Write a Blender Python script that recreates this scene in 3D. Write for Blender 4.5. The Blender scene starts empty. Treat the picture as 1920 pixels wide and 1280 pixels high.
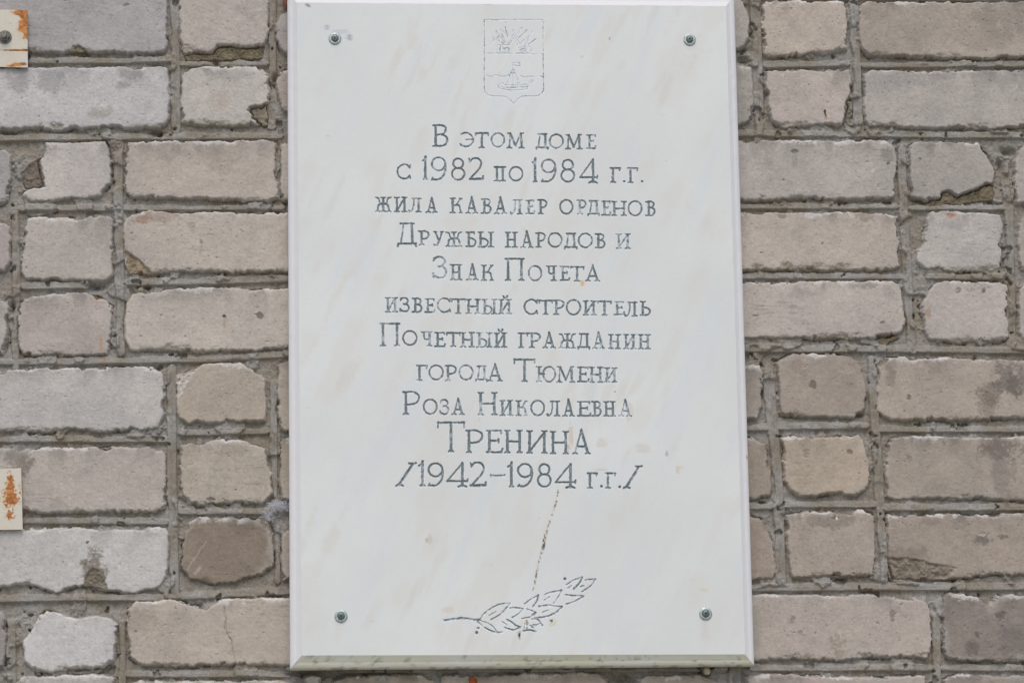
import bpy, math, random
import numpy as np
from mathutils import Matrix, Vector

random.seed(7)
rng = np.random.default_rng(7)
S = bpy.context.scene
COL = S.collection

# ---------------------------------------------------------------- camera
FPX = 100 / 36 * 1920            # 100 mm lens, in pixels of a 1920 wide frame
PITCH, YAW, ROLL, DIST = math.radians(-10.842), math.radians(4.595), math.radians(-0.903), 4.0
def cam_rot(p, y, r):
    cp, sp, cy, sy, cr, sr = math.cos(p), math.sin(p), math.cos(y), math.sin(y), math.cos(r), math.sin(r)
    B = np.array([[1, 0, 0], [0, 0, -1], [0, 1, 0.]])
    Rx = np.array([[1, 0, 0], [0, cp, -sp], [0, sp, cp]])
    Ry = np.array([[cy, 0, -sy], [0, 1, 0], [sy, 0, cy]])
    Rz = np.array([[cr, -sr, 0], [sr, cr, 0], [0, 0, 1]])
    return Rz @ Rx @ Ry @ B
RW = cam_rot(PITCH, YAW, ROLL)
FWD = RW.T @ np.array([0, 0, 1.])
CPOS = -FWD * (DIST / 1.0)
cam = bpy.data.cameras.new('camera')
cam.sensor_width = 36; cam.lens = 100; cam.clip_start = 0.05; cam.clip_end = 100
camo = bpy.data.objects.new('camera', cam); COL.objects.link(camo)
M3 = RW.T @ np.diag([1, -1, -1.])
M4 = Matrix([list(M3[i]) + [CPOS[i]] for i in range(3)] + [[0, 0, 0, 1]])
camo.matrix_world = M4
S.camera = camo

# ---------------------------------------------------------------- daylight
w = bpy.data.worlds.new('World'); S.world = w; w.use_nodes = True
nt = w.node_tree; nt.nodes.clear()
sky = nt.nodes.new('ShaderNodeTexSky'); sky.sky_type = 'NISHITA'; sky.sun_disc = False
SUN_EL, SUN_AZ = math.radians(53), math.radians(184)    # azimuth: 180 = straight in front of the wall
sky.sun_elevation = SUN_EL; sky.sun_rotation = SUN_AZ
sky.air_density = 1.0; sky.dust_density = 2.4; sky.ozone_density = 1.0
bg = nt.nodes.new('ShaderNodeBackground'); bg.inputs['Strength'].default_value = 0.13
out = nt.nodes.new('ShaderNodeOutputWorld')
nt.links.new(sky.outputs[0], bg.inputs[0]); nt.links.new(bg.outputs[0], out.inputs[0])
sun = bpy.data.lights.new('sun', 'SUN'); sun.energy = 1.3; sun.angle = math.radians(52); sun.color = (1.0, 0.95, 0.885)
suno = bpy.data.objects.new('sun', sun); COL.objects.link(suno)
sd = Vector((math.sin(SUN_AZ) * math.cos(SUN_EL), math.cos(SUN_AZ) * math.cos(SUN_EL), math.sin(SUN_EL)))
suno.rotation_euler = (-sd).to_track_quat('-Z', 'Y').to_euler()
suno.location = sd * 5
vs = S.view_settings
vs.view_transform = 'Standard'; vs.look = 'None'; vs.gamma = 1; vs.use_curve_mapping = False
vs.exposure = -0.05

# ---------------------------------------------------------------- helpers
def unproj(pts, depth=0.0):
    """survey: photo pixels -> millimetres on a plane `depth` mm in front of the brick face; returns (U right, V down)"""
    p = np.asarray(pts, float).reshape(-1, 2)
    d = np.stack([(p[:, 0] - 960) / FPX, (p[:, 1] - 640) / FPX, np.ones(len(p))], 1) @ RW
    t = (-depth / 1000 - CPOS[1]) / d[:, 1]
    q = CPOS + d * t[:, None]
    return np.stack([q[:, 0] * 1000, -q[:, 2] * 1000], 1)

def P3(u, v, h):      # mm on the wall -> world metres
    return (u / 1000, -h / 1000, -v / 1000)

def lin(c):
    c = np.asarray(c, float) / 255
    return np.where(c <= 0.04045, c / 12.92, ((c + 0.055) / 1.055) ** 2.4)

def sstep(a, b, x):
    t = np.clip((x - a) / (b - a), 0, 1)
    return t * t * (3 - 2 * t)

_tabs = {}
def vn(x, y, seed):
    if seed not in _tabs:
        _tabs[seed] = np.random.default_rng(1000 + seed).random((256, 256)).astype(np.float32)
    T = _tabs[seed]
    xi = np.floor(x).astype(np.int64); yi = np.floor(y).astype(np.int64)
    fx = (x - xi).astype(np.float32); fy = (y - yi).astype(np.float32)
    fx = fx * fx * (3 - 2 * fx); fy = fy * fy * (3 - 2 * fy)
    x0 = xi & 255; x1 = (xi + 1) & 255; y0 = yi & 255; y1 = (yi + 1) & 255
    a = T[y0, x0]; b = T[y0, x1]; c = T[y1, x0]; d = T[y1, x1]
    return (a + (b - a) * fx) * (1 - fy) + (c + (d - c) * fx) * fy

def fbm(x, y, sx, seed, octv=4, sy=None):
    sy = sy or sx
    r = 0; amp = 1; tot = 0
    for o in range(octv):
        r = r + amp * (vn(x / sx * 2 ** o + 17.3 * o, y / sy * 2 ** o + 9.1 * o, seed + o) * 2 - 1)
        tot += amp; amp *= 0.5
    return r / tot * 1.6

def seg_dist(X, Y, a, b):
    dx, dy = b[0] - a[0], b[1] - a[1]
    L = dx * dx + dy * dy + 1e-9
    t = np.clip(((X - a[0]) * dx + (Y - a[1]) * dy) / L, 0, 1)
    return np.hypot(X - a[0] - t * dx, Y - a[1] - t * dy)

def poly_sdf(X, Y, P):     # negative inside
    d = np.full(X.shape, 1e9); ins = np.zeros(X.shape, bool); n = len(P)
    for i in range(n):
        a, b = P[i], P[(i + 1) % n]
        d = np.minimum(d, seg_dist(X, Y, a, b))
        if a[1] != b[1]:
            c = ((a[1] > Y) != (b[1] > Y)) & (X < (b[0] - a[0]) * (Y - a[1]) / (b[1] - a[1]) + a[0])
            ins ^= c
    return np.where(ins, -d, d)

def win(u, v, P, m):
    P = np.asarray(P)
    i0 = np.searchsorted(u, P[:, 0].min() - m); i1 = np.searchsorted(u, P[:, 0].max() + m)
    j0 = np.searchsorted(v, P[:, 1].min() - m); j1 = np.searchsorted(v, P[:, 1].max() + m)
    return slice(j0, j1), slice(i0, i1)

def mesh_np(name, co, faces, mats, parent=None, smooth=True, col=None, extra=None):
    me = bpy.data.meshes.new(name)
    nf, k = faces.shape
    me.vertices.add(len(co)); me.vertices.foreach_set('co', np.ascontiguousarray(co, np.float32).ravel())
    me.loops.add(nf * k); me.loops.foreach_set('vertex_index', np.ascontiguousarray(faces, np.int32).ravel())
    me.polygons.add(nf); me.polygons.foreach_set('loop_start', np.arange(0, nf * k, k, dtype=np.int32))
    me.polygons.foreach_set('use_smooth', np.full(nf, smooth))
    me.update(calc_edges=True)
    if col is not None:
        a = me.attributes.new('Col', 'FLOAT_COLOR', 'POINT')
        c4 = np.ones((len(co), 4), np.float32); c4[:, :3] = col
        a.data.foreach_set('color', c4.ravel())
    o = bpy.data.objects.new(name, me); COL.objects.link(o)
    me.materials.append(mats)
    if parent: o.parent = parent
    return o

def grid_part(name, co, mask, mat, parent, col, extra=None):
    """co (R,C,3), mask (R-1,C-1): the faces of this part"""
    R, C = co.shape[:2]
    jj, ii = np.nonzero(mask)
    f = np.stack([jj * C + ii, (jj + 1) * C + ii, (jj + 1) * C + ii + 1, jj * C + ii + 1], 1)
    u, inv = np.unique(f.ravel(), return_inverse=True)
    v = co.reshape(-1, 3)[u]; c = col.reshape(-1, 3)[u]; f = inv.reshape(-1, 4)
    if extra is not None:
        ev, ef, ec = extra
        f = np.concatenate([f, ef + len(v)]); v = np.concatenate([v, ev]); c = np.concatenate([c, ec])
    return mesh_np(name, v, f, mat, parent, True, c)

class MB:
    """collects quads / polys of one mesh"""
    def __init__(s): s.v = []; s.f = []; s.c = []
    def lathe(s, prof, n=32, cx=0, cz=0, y0=0, closed=True, jit=0):
        b = len(s.v)
        for r, y in prof:
            for k in range(n):
                a = 2 * math.pi * k / n
                s.v.append((cx + r * math.cos(a), y0 - y, cz + r * math.sin(a)))
        for i in range(len(prof) - 1):
            for k in range(n):
                s.f.append((b + i * n + k, b + (i + 1) * n + k, b + (i + 1) * n + (k + 1) % n, b + i * n + (k + 1) % n))
        if closed: s.f.append(tuple(b + (len(prof) - 1) * n + k for k in range(n)))
    def box(s, c, d, rot=0):
        b = len(s.v); cr, sr = math.cos(rot), math.sin(rot)
        for x in (-1, 1):
            for y in (-1, 1):
                for z in (-1, 1):
                    px, pz = x * d[0] / 2, z * d[2] / 2
                    s.v.append((c[0] + px * cr - pz * sr, c[1] + y * d[1] / 2, c[2] + px * sr + pz * cr))
        for f in ((0, 1, 3, 2), (4, 6, 7, 5), (0, 4, 5, 1), (2, 3, 7, 6), (0, 2, 6, 4), (1, 5, 7, 3)):
            s.f.append(tuple(b + i for i in f))
    def tube(s, pts, r, n=4):
        b = len(s.v)
        for i, p in enumerate(pts):
            p = Vector(p); q = Vector(pts[min(i + 1, len(pts) - 1)]) - Vector(pts[max(i - 1, 0)])
            q.normalize(); a = q.orthogonal().normalized(); c = q.cross(a)
            for k in range(n):
                t = 2 * math.pi * k / n
                s.v.append(tuple(p + (a * math.cos(t) + c * math.sin(t)) * r))
        for i in range(len(pts) - 1):
            for k in range(n):
                s.f.append((b + i * n + k, b + i * n + (k + 1) % n, b + (i + 1) * n + (k + 1) % n, b + (i + 1) * n + k))
    def build(s, name, mat, parent=None, smooth=True, loc=(0, 0, 0), angle=40):
        me = bpy.data.meshes.new(name); me.from_pydata(s.v, [], s.f); me.update()
        me.polygons.foreach_set('use_smooth', [smooth] * len(me.polygons))
        me.materials.append(mat)
        if smooth: me.set_sharp_from_angle(angle=math.radians(angle))
        o = bpy.data.objects.new(name, me); COL.objects.link(o); o.location = loc
        if parent: o.parent = parent
        return o

def thing(name, label, cat, loc=(0, 0, 0), group=None):
    o = bpy.data.objects.new(name, None); COL.objects.link(o); o.location = loc
    o.empty_display_size = 0.05
    return tag(o, label, cat, group)
def tag(o, label, cat, group=None):
    o['label'] = label; o['category'] = cat
    if group: o['group'] = group
    return o

# ---------------------------------------------------------------- materials
def mat_attr(name, rough=0.9, spec=0.3, var=0.10, scale=900, bump=0.3, bdist=0.0003, bscale=700, aniso=(1, 1, 1), metal=0.0, sss=0.0):
    m = bpy.data.materials.new(name); m.use_nodes = True
    t = m.node_tree; b = t.nodes['Principled BSDF']
    at = t.nodes.new('ShaderNodeAttribute'); at.attribute_name = 'Col'
    tc = t.nodes.new('ShaderNodeTexCoord'); mp = t.nodes.new('ShaderNodeMapping'); mp.inputs['Scale'].default_value = aniso
    t.links.new(tc.outputs['Object'], mp.inputs[0])
    n1 = t.nodes.new('ShaderNodeTexNoise'); n1.inputs['Scale'].default_value = scale; n1.inputs['Detail'].default_value = 3
    t.links.new(mp.outputs[0], n1.inputs['Vector'])
    mr = t.nodes.new('ShaderNodeMapRange'); mr.inputs[1].default_value = 0.25; mr.inputs[2].default_value = 0.75
    mr.inputs[3].default_value = 1 - var; mr.inputs[4].default_value = 1 + var
    t.links.new(n1.outputs[0], mr.inputs[0])
    mx = t.nodes.new('ShaderNodeMix'); mx.data_type = 'RGBA'; mx.blend_type = 'MULTIPLY'; mx.inputs[0].default_value = 1
    t.links.new(at.outputs['Color'], mx.inputs[6]); t.links.new(mr.outputs[0], mx.inputs[7])
    t.links.new(mx.outputs[2], b.inputs['Base Color'])
    n2 = t.nodes.new('ShaderNodeTexNoise'); n2.inputs['Scale'].default_value = bscale; n2.inputs['Detail'].default_value = 4
    t.links.new(mp.outputs[0], n2.inputs['Vector'])
    bp = t.nodes.new('ShaderNodeBump'); bp.inputs['Strength'].default_value = bump; bp.inputs['Distance'].default_value = bdist
    t.links.new(n2.outputs[0], bp.inputs['Height']); t.links.new(bp.outputs[0], b.inputs['Normal'])
    b.inputs['Roughness'].default_value = rough; b.inputs['Specular IOR Level'].default_value = spec
    b.inputs['Metallic'].default_value = metal
    return m

def mat_plain(name, c, rough=0.6, metal=0.0, c2=None, scale=400, bump=0.2):
    m = bpy.data.materials.new(name); m.use_nodes = True
    t = m.node_tree; b = t.nodes['Principled BSDF']
    tc = t.nodes.new('ShaderNodeTexCoord')
    n1 = t.nodes.new('ShaderNodeTexNoise'); n1.inputs['Scale'].default_value = scale; n1.inputs['Detail'].default_value = 4
    t.links.new(tc.outputs['Object'], n1.inputs['Vector'])
    cr = t.nodes.new('ShaderNodeValToRGB')
    cr.color_ramp.elements[0].position = 0.38; cr.color_ramp.elements[1].position = 0.62
    cr.color_ramp.elements[0].color = (*c, 1); cr.color_ramp.elements[1].color = (*(c2 or c), 1)
    t.links.new(n1.outputs[0], cr.inputs[0]); t.links.new(cr.outputs[0], b.inputs['Base Color'])
    bp = t.nodes.new('ShaderNodeBump'); bp.inputs['Strength'].default_value = bump; bp.inputs['Distance'].default_value = 0.0004
    t.links.new(n1.outputs[0], bp.inputs['Height']); t.links.new(bp.outputs[0], b.inputs['Normal'])
    b.inputs['Roughness'].default_value = rough; b.inputs['Metallic'].default_value = metal
    return m

M_BRICK = mat_attr('silicate_brick', 0.95, 0.2, 0.06, 420, 0.4, 0.0005, 520, (0.8, 1, 1.1))
M_MORTAR = mat_attr('mortar', 0.97, 0.15, 0.14, 600, 0.8, 0.0009, 480)
M_MARBLE = mat_attr('white_marble', 0.5, 0.35, 0.015, 260, 0.08, 0.0002, 900)
M_GROOVE = mat_attr('worn_grey_paint', 0.8, 0.2, 0.10, 900, 0.5, 0.0003, 900)
M_PLATE = mat_attr('rusty_painted_steel', 0.6, 0.4, 0.05, 500, 0.25, 0.0002, 700)
M_ZINC = mat_plain('zinc_plated_steel', (0.55, 0.62, 0.59), 0.45, 0.5, (0.36, 0.42, 0.40), 350, 0.15)
M_ZINC_D = mat_plain('tarnished_screw_steel', (0.13, 0.16, 0.155), 0.45, 0.8, (0.24, 0.28, 0.27), 500, 0.2)
M_NUT = mat_plain('dull_bolt_steel', (0.13, 0.125, 0.11), 0.5, 0.6, (0.26, 0.25, 0.22), 450, 0.3)
M_LINT = mat_plain('lint', (0.86, 0.85, 0.90), 0.95, 0, (0.72, 0.72, 0.77), 300, 0)
M_CREAM = mat_plain('cream_lump', (0.62, 0.56, 0.42), 0.9, 0, (0.45, 0.39, 0.27), 250, 0.5)
M_ORANGE = mat_plain('orange_flake', (0.42, 0.11, 0.025), 0.9, 0, (0.25, 0.07, 0.025), 350, 0.6)
M_RED = mat_plain('red_fired_clay', (0.28, 0.11, 0.065), 0.9, 0, (0.16, 0.08, 0.055), 300, 0.5)

# ---------------------------------------------------------------- brick wall
XL, XR = -45, 1965       # the traced courses end here; plain coursing goes on beyond
BR = [  # display colour, outline (photo pixels)
 ((152,149,149),[(XL,-40),(312,-40),(313,75),(312,86),(305,96),(260,99),(160,96),(60,99),(XL,99)]),
 ((163,157,150),[(336,-40),(504,-40),(503,60),(494,82),(480,86),(410,84),(395,97),(345,98),(337,90)]),
 ((153,148,145),[(610,20),(536,22),(524,32),(519,44),(517,72),(526,96),(540,102),(610,104)]),
 ((170,168,168),[(XL,128),(60,126),(200,126),(300,124),(313,128),(316,150),(316,222),(300,240),(250,241),(190,238),(100,243),(50,240),(XL,243)]),
 ((168,164,158),[(345,138),(360,128),(390,125),(480,125),(497,130),(503,145),(503,190),(492,197),(470,200),(463,206),(478,220),(488,233),(440,236),(380,234),(340,228),(338,190),(340,160)]),
 ((150,142,135),[(610,128),(538,128),(524,134),(519,155),(522,185),(530,205),(545,212),(610,212)]),
 ((150,147,145),[(XL,280),(10,280),(19,290),(20,350),(12,374),(0,381),(XL,382)]),
 ((170,165,161),[(86,266),(197,264),(203,281),(206,300),(209,322),(208,344),(190,363),(162,370),(119,372),(84,377),(56,377),(41,366),(50,356),(84,347),(72,303),(84,289)]),
 ((163,155,147),[(240,266),(300,263),(400,264),(500,262),(519,266),(522,372),(500,379),(440,377),(380,372),(300,371),(250,370),(236,360),(233,320)]),
 ((163,155,147),[(526,266),(610,266),(610,380),(527,380)]),
 ((150,142,140),[(XL,418),(10,419),(17,428),(19,450),(18,490),(8,508),(XL,514)]),
 ((163,157,151),[(50,411),(62,407),(125,407),(206,405),(211,411),(211,517),(200,524),(156,525),(94,524),(47,524),(40,514),(41,458),(47,436)]),
 ((163,156,148),[(233,411),(244,398),(281,393),(328,398),(406,397),(470,398),(610,397),(610,512),(469,508),(437,511),(390,507),(344,508),(312,511),(275,511),(244,513),(236,499),(232,442)]),
 ((160,155,150),[(XL,563),(14,565),(16,575),(15,640),(6,662),(XL,668)]),
 ((158,150,145),[(37,564),(56,555),(125,549),(162,549),(200,564),(208,571),(209,599),(206,636),(200,663),(125,666),(62,666),(44,664),(36,655),(34,599)]),
 ((168,162,154),[(237,567),(250,549),(272,553),(325,539),(406,538),(469,542),(610,537),(610,652),(516,653),(481,657),(450,655),(406,657),(359,658),(297,655),(244,655),(236,639),(233,599)]),
 ((166,163,160),[(XL,700),(30,694),(62,691),(156,688),(250,686),(287,688),(306,700),(308,760),(305,785),(293,804),(250,806),(195,811),(134,802),(81,811),(30,806),(XL,806)]),
 ((155,146,135),[(331,705),(352,697),(387,682),(450,681),(469,692),(497,708),(500,770),(496,788),(430,790),(358,795),(337,784),(331,760)]),
 ((150,142,132),[(610,672),(540,674),(521,684),(519,740),(523,790),(530,808),(610,812)]),
 ((160,154,147),[(XL,836),(30,842),(90,838),(203,837),(280,838),(303,842),(311,856),(312,900),(310,950),(290,962),(244,962),(203,957),(122,961),(60,959),(XL,961)]),
 ((160,152,141),[(339,837),(358,827),(374,833),(423,821),(455,825),(480,835),(496,841),(502,874),(510,886),(508,927),(494,943),(427,943),(358,945),(343,935),(339,894)]),
 ((155,146,134),[(610,817),(530,819),(525,830),(524,900),(528,938),(610,940)]),
 ((172,170,168),[(XL,995),(40,990),(90,988),(150,990),(215,993),(250,992),(290,987),(310,990),(315,1000),(315,1060),(312,1080),(300,1094),(285,1106),(244,1110),(200,1106),(170,1098),(150,1096),(110,1110),(90,1104),(50,1092),(0,1098),(XL,1100)]),
 ((126,116,105),[(354,979),(374,969),(439,969),(500,975),(512,996),(512,1057),(480,1085),(447,1093),(398,1093),(358,1085),(341,1065),(341,1024)]),
 ((150,140,130),[(610,992),(540,994),(530,1002),(528,1050),(532,1085),(610,1090)]),
 ((138,133,130),[(XL,1142),(4,1146),(10,1158),(11,1180),(9,1230),(0,1270),(XL,1275)]),
 ((178,176,175),[(73,1154),(85,1142),(110,1150),(142,1160),(187,1154),(207,1160),(218,1171),(217,1231),(199,1248),(163,1254),(98,1258),(61,1254),(47,1240),(43,1199),(61,1179)]),
 ((160,152,143),[(240,1138),(252,1128),(337,1124),(386,1140),(419,1122),(488,1120),(610,1120),(610,1247),(467,1246),(406,1244),(366,1250),(305,1250),(260,1246),(244,1235),(238,1187)]),
 ((160,156,152),[(32,1276),(45,1266),(180,1264),(215,1272),(220,1380),(35,1380)]),
 ((150,143,134),[(240,1285),(260,1275),(520,1276),(550,1282),(550,1380),(240,1380)]),
 ((150,143,134),[(572,1270),(585,1265),(600,1268),(604,1380),(572,1380)]),
 ((150,140,126),[(625,1278),(650,1268),(780,1264),(815,1272),(815,1380),(625,1380)]),
 ((152,142,130),[(828,1268),(850,1264),(960,1262),(1060,1258),(1120,1262),(1140,1272),(1150,1380),(828,1380)]),
 ((150,140,128),[(1195,1272),(1215,1265),(1330,1265),(1350,1280),(1350,1380),(1195,1380)]),
 ((156,148,141),[(1400,1268),(1440,1263),(1530,1266),(1620,1268),(1680,1268),(1735,1266),(1740,1380),(1400,1380)]),
 ((140,132,126),[(1772,1270),(1800,1262),(1860,1266),(XR,1262),(XR,1380),(1772,1380)]),
 # right of the plaque
 ((150,146,142),[(1290,-15),(1390,-15),(1399,8),(1405,37),(1407,69),(1394,84),(1380,91),(1290,92)]),
 ((163,154,145),[(1424,6),(1440,2),(1510,1),(1584,3),(1590,30),(1589,91),(1547,98),(1526,96),(1510,102),(1479,105),(1441,109),(1434,100),(1428,30)]),
 ((150,142,133),[(1612,8),(1625,3),(1700,1),(1800,4),(XR,2),(XR,106),(1829,109),(1735,109),(1672,104),(1632,106),(1619,94),(1610,78)]),
 ((146,142,136),[(1290,123),(1379,123),(1407,125),(1412,140),(1414,219),(1400,227),(1383,233),(1290,236)]),
 ((165,157,150),[(1438,134),(1463,130),(1547,134),(1591,131),(1596,150),(1600,175),(1591,194),(1585,219),(1579,233),(1554,231),(1469,239),(1457,234),(1441,216),(1438,175)]),
 ((160,155,150),[(1621,137),(1635,131),(1704,133),(1829,133),(1891,131),(XR,128),(XR,236),(1918,236),(1890,240),(1829,242),(1735,239),(1632,236),(1622,219),(1619,175)]),
 ((160,155,150),[(1290,262),(1460,262),(1560,264),(1660,262),(1679,272),(1682,312),(1677,340),(1680,366),(1660,374),(1600,372),(1500,372),(1440,374),(1290,374)]),
 ((152,147,142),[(1705,272),(1716,266),(1766,267),(1835,266),(1841,281),(1863,300),(1869,328),(1860,345),(1829,353),(1797,366),(1769,359),(1763,369),(1735,377),(1710,369),(1707,312)]),
 ((155,149,143),[(1905,300),(1912,280),(1925,270),(XR,268),(XR,385),(1908,382),(1903,350)]),
 ((163,155,147),[(1290,396),(1470,399),(1560,397),(1660,399),(1683,404),(1686,430),(1682,445),(1688,452),(1682,475),(1688,498),(1670,504),(1560,506),(1450,505),(1290,505)]),
 ((162,158,154),[(1741,399),(1751,394),(1829,396),(1876,402),(1882,421),(1880,474),(1876,505),(1860,510),(1782,508),(1735,502),(1719,489),(1719,467),(1732,452),(1735,427)]),
 ((150,144,138),[(1910,420),(1920,402),(XR,400),(XR,510),(1915,505),(1908,450)]),
 ((163,156,150),[(1290,526),(1420,530),(1500,528),(1600,526),(1660,525),(1690,530),(1694,567),(1697,600),(1690,622),(1670,630),(1640,634),(1560,635),(1440,632),(1290,634)]),
 ((161,155,150),[(1751,533),(1766,525),(1876,528),(1888,533),(1891,567),(1893,630),(1879,641),(1797,642),(1744,638),(1735,617),(1730,567),(1741,549)]),
 ((150,143,137),[(1912,545),(1925,530),(XR,528),(XR,645),(1918,640),(1910,600)]),
 ((140,134,126),[(1290,682),(1390,683),(1425,684),(1432,700),(1430,760),(1420,784),(1290,788)]),
 ((145,136,127),[(1457,676),(1485,663),(1563,661),(1597,669),(1613,677),(1622,708),(1626,739),(1624,768),(1604,782),(1555,780),(1466,778),(1463,724)]),
 ((152,143,134),[(1643,677),(1657,668),(1697,668),(1704,675),(1766,669),(1844,674),(XR,676),(XR,790),(1900,784),(1800,790),(1740,786),(1690,786),(1655,786),(1647,770),(1643,720)]),
 ((138,129,120),[(1290,814),(1410,818),(1435,832),(1443,870),(1448,905),(1445,926),(1420,935),(1290,938)]),
 ((155,145,132),[(1468,821),(1482,815),(1522,821),(1612,815),(1624,841),(1630,862),(1631,902),(1620,918),(1604,927),(1571,923),(1531,929),(1502,929),(1482,918),(1472,898),(1470,853)]),
 ((145,137,128),[(1663,841),(1673,821),(1705,817),(1738,815),(1819,821),(XR,816),(XR,938),(1831,935),(1738,935),(1677,937),(1663,931),(1660,890)]),
 ((140,130,121),[(1290,960),(1400,962),(1425,970),(1440,985),(1450,1020),(1456,1060),(1452,1085),(1430,1088),(1290,1090)]),
 ((153,144,135),[(1472,963),(1514,959),(1579,959),(1596,967),(1608,956),(1636,959),(1640,1004),(1640,1077),(1563,1083),(1486,1081),(1480,1044)]),
 ((143,134,125),[(1662,963),(1709,961),(1803,963),(XR,962),(XR,1080),(1868,1075),(1827,1081),(1766,1085),(1677,1085),(1667,1050)]),
 ((158,150,143),[(1290,1112),(1470,1114),(1580,1116),(1640,1113),(1680,1118),(1700,1121),(1734,1121),(1743,1140),(1745,1170),(1747,1207),(1738,1234),(1640,1232),(1560,1236),(1414,1236),(1290,1238)]),
 ((125,118,112),[(1768,1122),(1779,1112),(1819,1114),(1835,1120),(1852,1138),(1872,1114),(XR,1114),(XR,1242),(1807,1238),(1779,1233),(1770,1219),(1768,1160)]),
]
# broken corners and spalls: outline, floor depth (mm), colour of the broken face
CHIPS = [
 ([(395,97),(410,83),(480,85),(495,82),(497,108),(400,113),(345,112),(345,99)], 5.5, (112,103,84)),
 ([(462,198),(500,192),(504,238),(485,236)], 3.5, (128,121,105)),
 ([(135,88),(148,83),(160,88),(168,101),(132,101)], 2.5, (124,117,98)),
 ([(37,325),(60,300),(74,292),(86,349),(48,356)], 6.5, (118,107,96)),
 ([(197,262),(235,262),(228,285),(206,300)], 4.5, (126,118,108)),
 ([(234,468),(252,478),(294,513),(240,514)], 4.0, (140,126,106)),
 ([(166,548),(186,551),(202,563),(180,563)], 2.0, (104,88,64)),
 ([(1769,358),(1797,366),(1829,352),(1864,338),(1866,374),(1800,384),(1738,386),(1708,371),(1735,377),(1763,369)], 5.0, (112,102,84)),
 ([(1838,268),(1852,280),(1868,300),(1872,326),(1850,300)], 4.0, (120,113,102)),
 ([(1643,677),(1657,667),(1672,672),(1652,690)], 3.0, (128,120,106)),
 ([(331,705),(352,697),(372,690),(345,728),(333,756)], 1.4, (176,170,162)),
 ([(1660,1040),(1720,1046),(1790,1062),(1780,1083),(1668,1088)], 2.2, (128,118,106)),
 ([(150,1100),(160,1075),(172,1060),(196,1072),(205,1106)], 2.2, (120,113,100)),
 ([(1585,196),(1601,186),(1600,236),(1580,234)], 4.0, (128,120,108)),
 ([(1640,626),(1672,622),(1692,632),(1660,645),(1638,640)], 3.5, (108,100,78)),
]
CRACKS = [([(421,1138),(423,1158),(422,1179),(435,1199),(437,1220),(441,1246)], 2.2),
          ([(1730,590),(1722,600),(1728,612),(1716,628)], 3)]
# raised trowelled bands in the joints: centre line, half width (px)
BANDS = [([(327,-60),(328,60),(330,242)],8.5),([(222,266),(222,400),(226,660)],8.5),([(322,690),(322,850),(327,1110)],8.5),
 ([(511,-20),(511,60),(512,150)],7),([(27,400),(31,520),(28,690)],7),([(228,1165),(231,1390)],6),([(513,715),(514,960)],6.5),([(520,990),(521,1088)],5),
 ([(20,1165),(24,1390)],8),([(1416,-60),(1425,240)],9.5),([(1599,-60),(1606,100),(1613,246)],9),([(1692,278),(1697,400),(1707,600),(1713,655)],8),
 ([(1894,388),(1898,642)],9),([(1442,690),(1460,900),(1466,1092)],9.5),([(1634,672),(1650,900),(1658,1085)],8.5),([(1757,1155),(1760,1390)],8),([(1885,312),(1890,386)],7),
 ([(1380,1250),(1378,1390)],11),
 ([(-60,112),(60,112),(170,112),(320,111)],6),([(340,118),(420,119),(500,116)],5),([(-60,258),(90,256),(290,254),(525,252)],6.5),([(40,389),(222,388),(530,386)],6),
 ([(45,535),(160,533),(160,534)],6.5),([(240,528),(400,525),(540,521)],6.5),([(-60,676),(130,676),(400,671),(540,662)],6.5),
 ([(-60,822),(120,822),(310,822)],6),([(340,810),(500,806)],6),([(-60,974),(150,974),(310,976)],6.5),([(340,958),(500,957)],6),
 ([(-60,1122),(120,1118),(300,1118),(540,1106)],7),([(240,1262),(560,1262)],6),
 ([(1380,106),(1412,106)],5),([(1440,120),(1590,116)],7),([(1620,120),(1990,118)],6),([(1370,248),(1600,250),(1920,252)],6.5),
 ([(1370,385),(1680,386)],6),([(1710,389),(1890,388)],5),([(1380,516),(1690,516)],6),([(1740,518),(1880,518)],5),
 ([(1385,652),(1700,652),(1990,656)],7),([(1400,800),(1440,800)],6),([(1460,798),(1625,796)],6.5),([(1645,803),(1990,803)],6),
 ([(1400,948),(1445,948)],6),([(1470,944),(1640,944)],6.5),([(1660,950),(1990,948)],7),([(1410,1100),(1620,1098),(1990,1098)],7.5),
 ([(1412,1250),(1745,1250)],6.5),([(1770,1250),(1990,1252)],6),([(640,1255),(1360,1252)],5)]
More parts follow.
